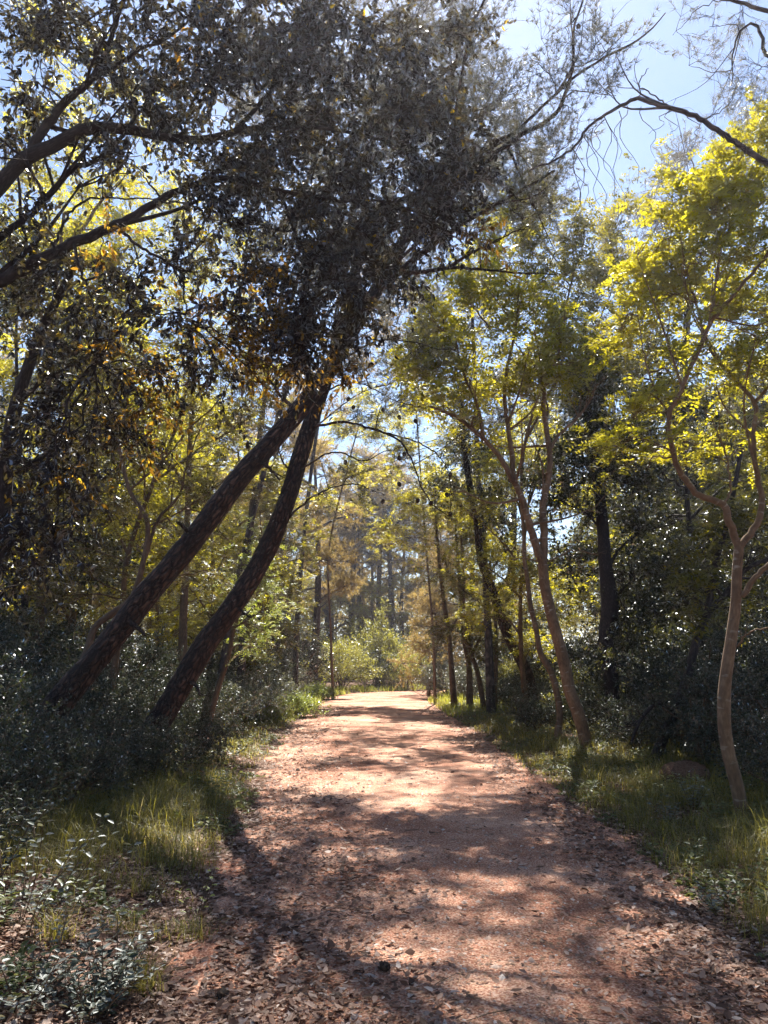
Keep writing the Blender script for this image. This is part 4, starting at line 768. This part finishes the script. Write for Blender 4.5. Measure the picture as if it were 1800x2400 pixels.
treeR = grow('bare_branched_pine', 'pine standing off to the right, its bare arching branch crossing the patch of blue sky', 'pine tree', (4.15, 6.3, float(H(4.15, 6.3))), pR, limbR,
     cl([(1770, 150, 6.2, 70, 70, .7), (1720, 210, 6.2, 70, 60, .5), (1790, 240, 6.2, 60, 50, .6), (1690, 60, 6.2, 70, 40, .25), (1640, 160, 6.3, 60, 50, .18), (1600, 60, 6.3, 60, 40, .15), (1740, 20, 6.1, 60, 40, .4), (1680, 260, 6.3, 60, 50, .25), (1900, 100, 6.2, 100, 80)], .4), dict(PINE, tl=.22, nb=10, nt=7, k=13, droop=.3, twdir=(0, 0, -.25), ln=.075, nw=.0022, br=.009), M['pine'], M['bark_grey'], 150, twigs_extra=hang)

# ------------------------------------------------------------------ generic trees (metric) and their copies
def proto_pine(seed, Ht, sty, leaf, bark, nm, lean=0.0, low=.45, spread=2.6, ncl=16):
    rng = np.random.default_rng(seed); r = Ht * .018
    tr = [(lean * (f ** 1.3) * Ht + .25 * math.sin(f * 5 + seed), .2 * math.sin(f * 4 + seed * 2), f * Ht, r * (1 - f * .8)) for f in np.linspace(0, 1, 8)]; tr[0] = (tr[0][0], tr[0][1], -.25, r * 1.3)
    limbs = []; cls = []
    for i in range(ncl):
        f = low + (1 - low) * (i / (ncl - 1)) ** .9; a = i * 2.4 + rng.uniform(-.4, .4); L = spread * (1.15 - .75 * (f - low) / (1 - low)) * rng.uniform(.7, 1.2)
        b = spline(tr, 50)[min(49, int(f * 49))]
        e = (b[0] + math.cos(a) * L, b[1] + math.sin(a) * L, b[2] + L * rng.uniform(.05, .5))
        if i % 2 == 0: limbs.append([(b[0], b[1], b[2], r * .35), ((b[0] + e[0]) / 2, (b[1] + e[1]) / 2, (b[2] + e[2]) / 2 + .15, r * .25), (*e, r * .1)])
        cls.append((*e, spread * .42, spread * .42, spread * .22, rng.uniform(.6, 1.1)))
    for i in range(5):
        a = rng.random() * 6.28; f = rng.uniform(low * .5, low); b = spline(tr, 50)[int(f * 49)]; L = rng.uniform(.6, 1.8)
        limbs.append([(b[0], b[1], b[2], r * .2), (b[0] + math.cos(a) * L * .5, b[1] + math.sin(a) * L * .5, b[2] + .1, r * .12), (b[0] + math.cos(a) * L, b[1] + math.sin(a) * L, b[2] + rng.uniform(-.2, .5), r * .05)])
    return grow(nm, 'x', 'pine tree', (0, 0, 0), tr, limbs, cls, sty, leaf, bark, seed, trunk_k=10)
def proto_broad(seed, Ht, sty, leaf, bark, nm, low=.25, spread=2.2, ncl=18, cat='tree'):
    rng = np.random.default_rng(seed); r = Ht * .010
    tr = [(.5 * math.sin(f * 3 + seed), .4 * math.sin(f * 2.5 + seed * 2), f * Ht, r * (1 - f * .8)) for f in np.linspace(0, 1, 8)]; x0, y0 = tr[0][:2]
    tr = [(a - x0, b - y0, c, d) for a, b, c, d in tr]; tr[0] = (0, 0, -.25, r * 1.3)
    limbs = []; cls = []; s = spline(tr, 50)
    for i in range(ncl):
        f = low + (1 - low) * i / (ncl - 1); a = i * 2.4 + rng.uniform(-.5, .5); L = spread * math.sin(math.pi * (.18 + .72 * (f - low) / (1 - low))) * rng.uniform(.5, 1.15)
        b = s[min(49, int(f * .85 * 49))]; e = (b[0] + math.cos(a) * L, b[1] + math.sin(a) * L, f * Ht + rng.uniform(0, .4))
        if i % 3 == 0: limbs.append([(b[0], b[1], b[2], r * .45), ((b[0] * 1.2 + e[0] * .8) / 2, (b[1] * 1.2 + e[1] * .8) / 2, (b[2] + e[2]) / 2, r * .3), (*e, r * .12)])
        cls.append((*e, spread * .45, spread * .45, spread * .3, rng.uniform(.6, 1.15)))
    return grow(nm, 'x', cat, (0, 0, 0), tr, limbs, cls, sty, leaf, bark, seed, trunk_k=9)
def proto_shrub(seed, rad, h, sty, leaf, nm, ncl=9, cat='shrub', cone=False):
    rng = np.random.default_rng(seed); root = thing(nm, 'x', cat, (0, 0, 0)); cls = []; stems = []
    for i in range(ncl):
        a = i * 2.4 + rng.uniform(-.4, .4); q = math.sqrt((i + .5) / ncl)
        top = h * (1 - .55 * q ** 2) * rng.uniform(.75, 1.05) if not cone else h * (1 - .8 * q) * rng.uniform(.9, 1.05)
        e = np.array([math.cos(a) * rad * q * .75, math.sin(a) * rad * q * .75, top * .72])
        m_ = e * np.array([.35, .35, .5]) + rng.normal(0, .05, 3)
        stems.append((spline([np.array([e[0] * .1, e[1] * .1, -.1]), m_, e], 8)[None], np.linspace(.018, .006, 8)[None] * h ** .5, 5))
        cls.append((*e, rad * .45, rad * .45, max(.12, top * .36), 1.0))
        if e[2] > h * .42: cls.append((e[0] * 1.1, e[1] * 1.1, e[2] * .45, rad * .42, rad * .42, e[2] * .4, .8))
    nodes = np.concatenate([s[0][0][3:] for s in stems])
    fo = grow_clumps(rng, nodes, cls, sty)
    v, q, u = join_wood(stems + fo[0], rng); mesh_obj('stems', v, [q], M['bark_thin'], root, uv=u)
    foliage_mesh('foliage', rng, fo, sty, leaf, root, None)
    return root
USED = set()
def place(proto, x, y, s=1.0, rz=0.0, label=None, group=None, z=None, sz=None, cat=None):
    o = proto if proto.name not in USED else copy_tree(proto)
    USED.add(proto.name); USED.add(o.name)
    o.location = (x, y, float(H(x, y)) if z is None else z); o.rotation_euler = (0, 0, rz); o.scale = (s, s, sz or s)
    if label: o['label'] = label
    if group: o['group'] = group
    elif 'group' in o: del o['group']
    if cat: o['category'] = cat
    return o

PF1 = proto_pine(201, 15, PINEF, M['pine_gold'], M['bark_grey'], 'pine_tree', .02, .35)
PF2 = proto_pine(202, 13, PINEF, M['pine_gold'], M['bark_grey'], 'pine_tree', .10, .30, 3.0)
PF4 = proto_pine(204, 19, PINEF, M['pine_gold'], M['bark_grey'], 'pine_tree', .03, .66, 3.4, 18)
PF3 = proto_pine(203, 16, PINEF, M['pine'], M['bark_grey'], 'pine_tree', -.05, .55, 2.8)
BR1 = proto_broad(211, 9, dict(ASH2, ln=.085, nb=13, k=4), M['ash'], M['bark_thin'], 'broadleaf_tree')
BR2 = proto_broad(212, 7.5, dict(ASH2, ln=.085, nb=13, k=4), M['ash_deep'], M['bark_thin'], 'broadleaf_tree', .2, 2.0)
BR3 = proto_broad(213, 8, dict(OAKD, ln=.09), M['oak_bg'], M['bark_oak'], 'holm_oak', .15, 2.1, cat='oak tree')
SMALL = dict(kind='leaflet', ln=.034, asp=.45, nb=9, nt=9, k=12, tl=.16, droop=.0, hang=.0, tilt=.7, br=.008, arch=.1, twdir=(0, 0, .35))
MED = dict(SMALL, ln=.055, nb=9, nt=9, k=10, tl=.25)
BIGL = dict(SMALL, ln=.085, nb=10, nt=9, k=9, tl=.35, br=.012)
SD1 = proto_shrub(221, 1.1, 1.5, dict(MED, ln=.045), M['shrub_dark'], 'dark_shrub')
SD2 = proto_shrub(222, 1.3, 2.3, dict(MED, ln=.055, asp=.5), M['shrub_dark'], 'dark_shrub', 11)
SD3 = proto_shrub(223, .8, .8, dict(SMALL, ln=.032), M['shrub_dark'], 'low_shrub', 8)
SG1 = proto_shrub(224, 2.2, 3.0, BIGL, M['shrub_gold'], 'golden_shrub', 14)
SG2 = proto_shrub(225, 1.6, 4.2, BIGL, M['shrub_gold'], 'golden_shrub', 14, cone=True)
SY1 = proto_shrub(226, 1.4, 1.5, dict(MED, ln=.06), M['shrub_grey'], 'grey_shrub', 10)
SL1 = proto_shrub(227, .9, .7, dict(MED, ln=.05), M['shrub_lime'], 'lime_shrub', 10)

# named plants round the bend
def at(U, V, Y=None):
    g = G(U, V); return (W(U, V, Y)[0], Y) if Y else (g[0], g[1])
def put(proto, U, Y, s, rz, label, group=None, sz=None): 
    x = (U - 900) / F * Y * 1.0; return place(proto, x, Y, s, rz, label, group, sz=sz)
put(SG1, 800, 47, 1.15, 0, 'broad golden green shrub left of the centre at the end of the path')
put(SG2, 890, 52, 1.5, 1, 'tall conical golden shrub standing in the middle at the end of the path')
put(SG1, 948, 49, .95, 2, 'rounded olive gold shrub right of the tall conical shrub')
put(SD2, 690, 40, 1.9, 3, 'big dark green shrub under the pine boughs left of the bend')
put(SD2, 885, 49.5, 1.3, 2, 'dark shrub between the two golden shrubs at the end of the path')
put(SY1, 1050, 37, 1.4, 1, 'grey-leaved shrub behind the slender orange-lit stem')
put(SY1, 1100, 34, 1.2, 2, 'grey-leaved shrub behind the crooked slender stem')
put(SY1, 600, 24, 1.15, .5, 'grey-leaved shrub at the left edge of the path before the bend')
put(SY1, 545, 18, 1.0, 2.2, 'grey-leaved shrub right beside the thin straight pole')
put(SY1, 655, 33, 1.2, 1.2, 'grey-leaved shrub below the big dark green shrub on the left')
put(SL1, 700, 24, 1.05, .3, 'bright lime shrub at the left edge of the path')
put(SL1, 640, 21, .9, 1.3, 'smaller lime shrub left of the bright one')
put(SL1, 745, 36, 1.1, 2.3, 'far lime shrub touching the grass at the bend')
for (u, y, pr, s_, lb) in ((760, 57, SG1, 1.3, 'shrub behind the broad golden green one, left of the far pines'), (840, 60, SG2, 1.2, 'upright shrub at the foot of the thick straight pine trunk'), (925, 59, SD2, 2.2, 'dark shrub behind the rounded olive gold shrub'),
                         (985, 56, SG1, 1.1, 'golden shrub left of the small young pine'), (700, 55, SD2, 2.4, 'tall dark shrub behind the big dark green shrub'), (1040, 54, SD2, 2.3, 'tall dark shrub right of the small young pine'), (650, 58, SG2, 1.1, 'upright shrub deep in the wood left of the bend')):
    put(pr, u, y, s_, u, lb)
# young pine
yp = proto_pine(231, 5.2, dict(PINEF, ln=.16, nb=8, nt=7), M['pine_gold'], M['bark_thin'], 'young_pine', 0, .08, 1.3, 22)
yx = (1012 - 900) / F * 40; place(yp, yx, 40, 1, 0, 'small young pine with pale needles at the right of the bend', cat='young pine')

# the far pines at the end of the path
for (u, y, s, rz, pr, lb) in ((828, 70, 1.05, 0, PF4, 'thick grey pine trunk rising straight behind the golden shrubs'),
                              (845, 72, .9, 2, PF4, 'thinner grey pine trunk touching the thick straight one'),
                              (893, 75, 1.1, 1, PF4, 'slanting far pine trunk above the conical shrub'),
                              (917, 77, 1.05, 3, PF4, 'upright far pine trunk right of the slanting one'),
                              (640, 34, 1.0, 4, PF1, 'reddish pine left of the bend, boughs hanging over the dark shrub'),
                              (735, 43, .95, 5, PF1, 'pine left of the golden shrubs with warm drooping boughs'),
                              (655, 46, 1.0, 1.6, PF2, 'pine behind the reddish one, grey trunk between drooping boughs'),
                              (780, 72, 1.1, 1.6, PF1, 'far pine filling the gap left of the thick straight trunk'),
                              (870, 76, 1.0, 4.6, PF1, 'far pine behind the tall conical shrub'),
                              (950, 74, 1.05, 2.6, PF1, 'far pine behind the rounded olive gold shrub'),
                              (1000, 70, 1.0, .6, PF2, 'far pine above the small young pine'),
                              (1090, 44, .95, .7, PF2, 'pine behind the slender stems at the right of the bend'),
                              (1180, 34, .9, 2.7, PF3, 'pine among the shrubs right of the leaning dark pine')):
    put(pr, u, y, s, rz, lb)
# curved low bough of the reddish pine
rb = np.random.default_rng(9)
FAR = 'woodland trees beyond the path'
LBL = {'pine_tree': 'one of the many pines crowding the far woods', 'broadleaf_tree': 'one of the many leafy trees filling the woods behind', 'holm_oak': 'one of the dark holm oaks filling the woods behind'}
rngp = np.random.default_rng(77)
spots = []
def far_spot(x, y): return all((x - a) ** 2 + (y - b) ** 2 > 2.3 ** 2 for a, b in spots)
cnt = 0
for _ in range(4000):
    y = rngp.uniform(15, 85); x = rngp.uniform(-1, 1) * (y * .62 + 5)
    d = float(off_path(np.array(x), np.array(y)))
    if y < 48 and d < 3.2: continue
    if y >= 42 and (abs(x - 1) < 11 and y < 68): continue
    if x > 0 and y < 28 and x < 6.2: continue
    if y > 20 and d < 4.5 and x > 0: continue
    if not far_spot(x, y): continue
    spots.append((x, y)); cnt += 1
    if cnt > 150: break
WOODS = []
for i, (x, y) in enumerate(spots):
    q = rngp.random()
    if x > .12 * y and y < 40: pr = BR1 if q < .45 else BR2 if q < .8 else BR3
    elif y > 42: pr = (PF1, PF2, PF3, PF1)[int(q * 4)] if q < .8 else BR2
    else: pr = BR1 if q < .40 else BR2 if q < .65 else BR3 if q < .78 else PF3
    s = rngp.uniform(.9, 1.35)
    WOODS.append((place(pr, x, y, s, rngp.random() * 6.28, LBL[pr.name.split('.')[0]], FAR), {'P': 'woodland pine', 'B': 'leafy woodland tree', 'H': 'dark holm oak'}[pr.name[0].upper()]))
# behind the last trees a mass of woodland
def far_wood():
    rng = np.random.default_rng(88); n = 170000
    a = rng.uniform(-.75, .75, n); rr = rng.uniform(78, 120, n); x = np.sin(a) * rr; y = np.cos(a) * rr
    top = 7 + 7 * vnoise(x * .15, y * .05, 3) + 3 * vnoise(x * .5, y * .3, 4); z = rng.random(n) ** .8 * top
    k = vnoise(x * .6 + z * .3, y * .2 + z * .7, 5) > .30; x, y, z = x[k], y[k], z[k]; n = len(x)
    V, Q, nf = leaves('leaflet', np.stack([x, y, z], -1), rng.normal(0, 1, (n, 3)), rng.normal(0, 1, (n, 3)) + np.array([0, 0, 1.]), rng.uniform(.25, .6, n), rng.uniform(.15, .3, n))
    o = mesh_obj('distant_woodland', V, [Q], M['far'], rnd=rng.random(n)); tag(o, 'hazy mass of woodland closing the view beyond the last pines', None, kind='stuff')
far_wood()

# ------------------------------------------------------------------ understory shrubs on both sides
UL = 'dark shrubs of the left understory'; UR = 'dark shrubs of the right understory'
MARKS = []
for nm_, ph_ in (('leaning_pine', 'the thick leaning pine'), ('leaning_pine.001', 'the slimmer leaning pine'), ('young_oak', 'the dark trunk at the left edge'), ('ash_sapling', 'the kinked thin trunk'), ('ash_sapling.001', 'the thin leaning pole'),
                 ('crooked_ash', 'the crooked light stem'), ('holm_oak', 'the straight black trunk'), ('forked_tree', 'the dark forked tree')):
    o = bpy.data.objects[nm_]; MARKS.append((o.location.x, o.location.y, ph_))
MARKS += [(pD[0][0], pD[0][1], 'the pale brown forked ash'), (pE[0][0], pE[0][1], 'the candelabra ash'), (pG[0][0], pG[0][1], 'the leaning dark pine'), (-7.6, 34, 'the reddish pine')]
ORD = ['', 'second ', 'third ', 'fourth ', 'fifth ', 'sixth ', 'seventh ', 'eighth ', 'ninth ', 'tenth ', 'eleventh ', 'twelfth ', 'thirteenth ']
def auto_label(items):
    """items: (object, noun). each gets a label saying where it stands next to the nearest named tree"""
    b = {}
    for o, noun in items:
        x, y = o.location.x, o.location.y
        k = min(range(len(MARKS)), key=lambda i: (MARKS[i][0] - x) ** 2 + (MARKS[i][1] - y) ** 2)
        mx, my, mn = MARKS[k]; dx = x / y * my - mx
        rel = ('left of ' if dx < 0 else 'right of ') + mn if abs(dx) > .9 else ('behind ' if y > my else 'in front of ') + mn
        b.setdefault((noun, rel), []).append((math.hypot(x - mx, y - my), o))
    for (noun, rel), l in b.items():
        l.sort(key=lambda q: q[0])
        for i, (d, o) in enumerate(l):
            o['label'] = (ORD[i] + 'nearest ' + noun + ' ' + rel) if len(l) > 1 else noun + ' standing ' + rel
SHR = []
def under(lst, group, label):
    for (u, y, pr, s) in lst:
        x = (u - 900) / F * y
        if float(off_path(np.array(x), np.array(y))) < .8: continue
        sc = s * rngp.uniform(.9, 1.1)
        o = place(pr, x, y, sc, rngp.random() * 6.28, label, group)
        SHR.append((o, 'knee-high dark shrub' if pr is SD3 else 'waist-high dark shrub' if sc * (1.5 if pr is SD1 else 2.3) < 1.7 else 'head-high dark shrub'))
left = [(-60, 6.2, SD3, 1.0), (60, 7.2, SD1, .8), (180, 8.2, SD1, .75), (20, 8.6, SD1, 1.0), (260, 9.6, SD1, .8), (-80, 8, SD2, .9), (120, 10.4, SD2, .8), (-40, 11, SD2, 1.0), (380, 10.3, SD3, 1.0), (450, 12, SD3, 1.2), (210, 12.2, SD2, .8), (360, 13, SD2, .7),
        (480, 14.8, SD1, .9), (300, 15, SD2, 1.0), (60, 14, SD2, 1.1), (420, 17, SD2, .9), (160, 18, SD2, 1.2), (530, 20, SD2, .85), (340, 20, SD2, 1.1), (590, 27, SD2, 1.2), (480, 25, SD2, 1.2), (240, 23, SD2, 1.3), (400, 29, SD2, 1.4), (620, 34, SD2, 1.3), (540, 33, SD2, 1.4), (80, 20, SD2, 1.3), (-50, 16, SD2, 1.2)]
right = [(1830, 8.4, SD1, .8), (1790, 10, SD2, .9), (1620, 11.2, SD2, .75), (1720, 12.2, SD2, 1.0), (1880, 11, SD2, 1.0), (1480, 13, SD1, .8), (1560, 13.8, SD2, .9), (1430, 15.6, SD2, .8), (1650, 15, SD2, 1.1), (1780, 15.5, SD2, 1.2), (1350, 17.6, SD1, 1.0), (1500, 17.5, SD2, 1.1), (1270, 20, SD1, .9), (1400, 21, SD2, 1.0), (1210, 24, SD1, 1.0), (1600, 20, SD2, 1.3), (1300, 25, SD2, 1.2), (1160, 28.5, SD1, 1.0), (1230, 32, SD2, 1.3), (1450, 26, SD2, 1.4), (1720, 22, SD2, 1.4), (1350, 31, SD2, 1.5), (1180, 40, SD2, 1.5), (1240, 17.5, SD3, 1.0)]
under(left, UL, 'one of the dark shrubs crowded round the feet of the leaning pines')
under(right, UR, 'one of the dark shrubs crowded in the shade right of the path')
auto_label(SHR)
auto_label([q for q in WOODS if q[0].location.y < 31])
put(SG1, 1370, 18.5, .55, 0, 'sunlit yellow shrub between the candelabra tree and the black trunk')
place(BR1, 3.7, 20.5, .85, 1.0, 'slim leafy tree at the right verge behind the thin kinked trunk, reaching over the path')
place(BR2, -4.3, 23, .95, 1.2, 'leafy tree left of the path beside the grey-leaved shrub, bright leaves over the lime shrubs')
for x_, y_, s_, r_, lb_ in ((-7.5, 64, 1.0, 1, 'leafy tree far beyond the bend, leftmost of those closing the path'), (-4.2, 67, .95, 2, 'leafy tree behind the broad golden green shrub far beyond the bend'), (-1.0, 64, .9, 3, 'leafy tree in the gap left of the tall conical shrub'), (1.6, 68, 1.0, 4, 'leafy tree in the gap right of the tall conical shrub'), (4.8, 65, .95, 5, 'leafy tree behind the small young pine'), (7.8, 63, 1.0, 6, 'leafy tree far beyond the slender stems of the bend')):
    place(BR1, x_, y_, s_ * .9, r_, lb_)
place(BR2, 3.5, 25.5, 1.0, 2.0, 'leafy tree on the right verge in front of the three slender stems')
put(SG1, 1210, 30, .7, 1, 'sunlit yellow shrub under the leaning dark pine on the right')

# a few trees behind the camera, where the wood goes on
for (x, y, pr, s) in ((-5, -4, BR3, 1), (5.5, -3, BR1, 1), (-4.5, -11, BR1, 1), (6, -10, BR3, 1), (-9, -6, BR1, 1), (8.5, 2.5, BR2, 1.0), (-8, 3, BR3, 1.0)):
    place(pr, x, y, s, x, LBL[pr.name.split('.')[0]], FAR)

# ------------------------------------------------------------------ near plants, tufts and cones
def tuft(U, V, n, ln, label, seed, spread=.12):
    rng = np.random.default_rng(seed); g = G(U, V)
    x = g[0] + rng.normal(0, spread, n); y = g[1] + rng.normal(0, spread, n)
    loc = (g[0], g[1], float(H(g[0], g[1])))
    V_, Fs, r = blades(rng, x, y, H(x, y) - .01, rng.uniform(.5, 1.1, n) * ln, np.full(n, .0045), rng.uniform(.3, 1.4, n))
    o = mesh_obj('grass_tuft', V_, Fs, M['grass'], rnd=r, loc=loc); o.location = loc; tag(o, label, 'grass tuft', 'grass tufts on the left shoulder')
tuft(660 - 330, 2330, 150, .26, 'arching grass tuft beside the pale leafy sprigs at the lower left', 301, .05)
tuft(130, 2250, 130, .30, 'tallest pale grass tuft between the two leafy bushes at the lower left', 302, .05)
tuft(440, 2200, 130, .20, 'yellowish grass tuft lying in the leaf litter near the path edge', 303, .08)
tuft(300, 2210, 110, .20, 'thin grass tuft in the leaf litter left of the yellowish one', 304, .08)
tuft(190, 2130, 120, .26, 'shaded grass tuft above the tallest pale one', 305, .09)
tuft(330, 2100, 90, .18, 'small grass tuft under the white feathery sprig', 306, .07)

def sprig(name, U, V, h, nst, ln, mat, label, seed, lean=(0, 0), k=9, spread=.12, asp=.5, pin=False):
    rng = np.random.default_rng(seed); g = G(U, V); loc = np.array([g[0], g[1], float(H(g[0], g[1]))])
    root = thing(name, label, 'plant', loc); wood = []; P_, D_, N_, R_ = [], [], [], []
    for i in range(nst):
        a = rng.random() * 6.283; b = np.array([math.cos(a), math.sin(a), 0]) * spread * rng.random() * .6
        tipp = b * 1.5 + np.array([math.cos(a) * spread + lean[0], math.sin(a) * spread + lean[1], h * rng.uniform(.6, 1.1)])
        s = spline([b + [0, 0, -.02], (b + tipp) / 2 + rng.normal(0, .02, 3), tipp], 10)
        wood.append((s[None], np.linspace(.004, .0016, 10)[None], 5))
        for j in range(k):
            f = .25 + .75 * j / (k - 1); p = s[int(f * 9)]; aa = j * 2.4 + rng.uniform(-.3, .3) if not pin else (a + (1.57 if j % 2 else -1.57))
            for q in (0, 3.14159) if not pin else (0,):
                dd = np.array([math.cos(aa + q), math.sin(aa + q), rng.uniform(.0, .5)])
                P_.append(p + dd * rng.random() * .02); D_.append(dd); N_.append(np.array([0, 0, 1.]) + rng.normal(0, .35, 3)); R_.append(rng.random())
    v, q, u = join_wood(wood, rng); mesh_obj('stems', v, [q], M['bark_thin'], root, uv=u)
    P_, D_, N_ = map(np.array, (P_, D_, N_)); L_ = ln * rng.uniform(.6, 1.15, len(P_))
    V_, Q, nf = leaves('broad', P_, D_, N_, L_, L_ * asp); mesh_obj('foliage', V_, [Q], mat, root, rnd=np.repeat(R_, nf))
    return root
sprig('leafy_bush', 40, 2230, .55, 16, .05, M['shrub_grey'], 'pale-leaved bush reaching in at the left edge above the grass tufts', 311, k=10, spread=.32)
sprig('leafy_bush', -40, 2120, .62, 20, .055, M['shrub_dark'], 'darker leaved bush cut by the left edge behind the pale one', 312, k=10, spread=.3)
sprig('leafy_bush', 40, 2400, .30, 26, .042, M['shrub_grey'], 'low pale-leaved bush in the lower left corner', 313, k=10, spread=.30)
sprig('leafy_sprig', 170, 2390, .22, 16, .038, M['shrub_grey'], 'low sunlit sprigs right of the corner bush', 314, k=9, spread=.22)
sprig('leafy_sprig', 260, 2360, .30, 12, .046, M['shrub_grey'], 'upright grey-green sprig beside the arching grass tuft', 315, k=9, spread=.10)
sprig('leafy_sprig', 225, 2400, .24, 12, .042, M['shrub_dark'], 'dark small-leaved sprig below the upright grey-green one', 316, k=9, spread=.10)
sprig('feathery_sprig', 455, 2150, .26, 3, .05, M['shrub_lime'], 'white-lit feathery sprig standing alone in the leaf litter on the left', 317, k=7, spread=.10, pin=True, asp=.45)
sprig('feathery_sprig', 330, 2150, .20, 3, .045, M['shrub_grey'], 'grey feathery sprig left of the white-lit one', 318, k=7, spread=.10, pin=True)
sprig('feathery_sprig', 1560, 1950, .22, 5, .055, M['shrub_grey'], 'pale starry plant at the grass edge of the right verge', 319, k=7, spread=.12)
sprig('feathery_sprig', 1625, 1925, .30, 5, .06, M['shrub_grey'], 'white-lit plant in the grass just left of the pale brown ash', 320, k=7, spread=.12)
sprig('feathery_sprig', 1690, 2140, .20, 5, .045, M['shrub_grey'], 'small pale plant low in the grass near the right edge', 321, k=7, spread=.12)
sprig('feathery_sprig', 500, 1800, .45, 8, .07, M['shrub_grey'], 'pale plant under the slimmer leaning pine at the grass edge', 322, k=8, spread=.3)

def ground_cone(U, V, label):
    g = G(U, V); Vv, Fs, r = cone_mesh(1.15); o = mesh_obj('pine_cone', Vv, Fs, M['cone'], rnd=r)
    o.location = (g[0], g[1], float(HP(np.array(g[0]), np.array(g[1]))) + .024); o.rotation_euler = (R(80), 0, U); tag(o, label, 'pine cone', 'fallen pine cones')
ground_cone(515, 2358, 'fallen pine cone in the leaf litter at the bottom, nearest the camera')
ground_cone(912, 2296, 'small dark pine cone alone on the near path')
ground_cone(695, 1812, 'fallen pine cone at the left path edge beside the grass patch')
ground_cone(1405, 1948, 'dark pine cone among dry leaves at the right path edge')
# boulder in the right undergrowth
def boulder():
    rng = np.random.default_rng(6); nu, nv = 22, 14; u = np.linspace(0, 2 * math.pi, nu, endpoint=False); v = np.linspace(.02, math.pi - .02, nv)
    U_, V_ = np.meshgrid(u, v); r = 1 + .35 * (vnoise(np.cos(U_) * 2 + 5, np.sin(U_) * 2 + V_ * 2, 8) - .5)
    P = np.stack([.30 * r * np.sin(V_) * np.cos(U_), .24 * r * np.sin(V_) * np.sin(U_), .19 * r * np.cos(V_)], -1).reshape(-1, 3)
    i = np.arange(nv - 1)[:, None] * nu; j = np.arange(nu)[None]
    Q = np.stack(np.broadcast_arrays(i + j, i + nu + j, i + nu + (j + 1) % nu, i + (j + 1) % nu), -1).reshape(-1, 4)
    g = (W(1605, 1800, 9.8)[0], 9.8)
    o = mesh_obj('boulder', P, [Q], M['soil'], smooth_=True); o.location = (g[0], g[1], float(H(*g)) + .1); tag(o, 'mossy brown boulder half hidden behind the verge grass on the right', 'boulder')
boulder()

# ------------------------------------------------------------------ the air: one even haze box round the place
def haze(density, g, col):
    x0, x1, y0, y1, z0, z1 = -1300, 1300, -1300, 1300, -2.5, 34.0
    V = np.array([[x, y, z] for x in (x0, x1) for y in (y0, y1) for z in (z0, z1)], float)
    Q = np.array([[0, 1, 3, 2], [4, 6, 7, 5], [0, 4, 5, 1], [2, 3, 7, 6], [0, 2, 6, 4], [1, 5, 7, 3]])
    m, t, out = new_mat('haze_air')
    p = t.nodes.new('ShaderNodeVolumePrincipled'); p.inputs['Color'].default_value = (*col, 1)
    p.inputs['Density'].default_value = density; p.inputs['Anisotropy'].default_value = g
    t.links.new(p.outputs[0], out.inputs['Volume'])
    o = mesh_obj('haze', V, [Q], m); tag(o, 'thin pale haze in the air between the trees', None, kind='stuff')
haze(0.0008, 0.6, (.88, .88, 1.0))
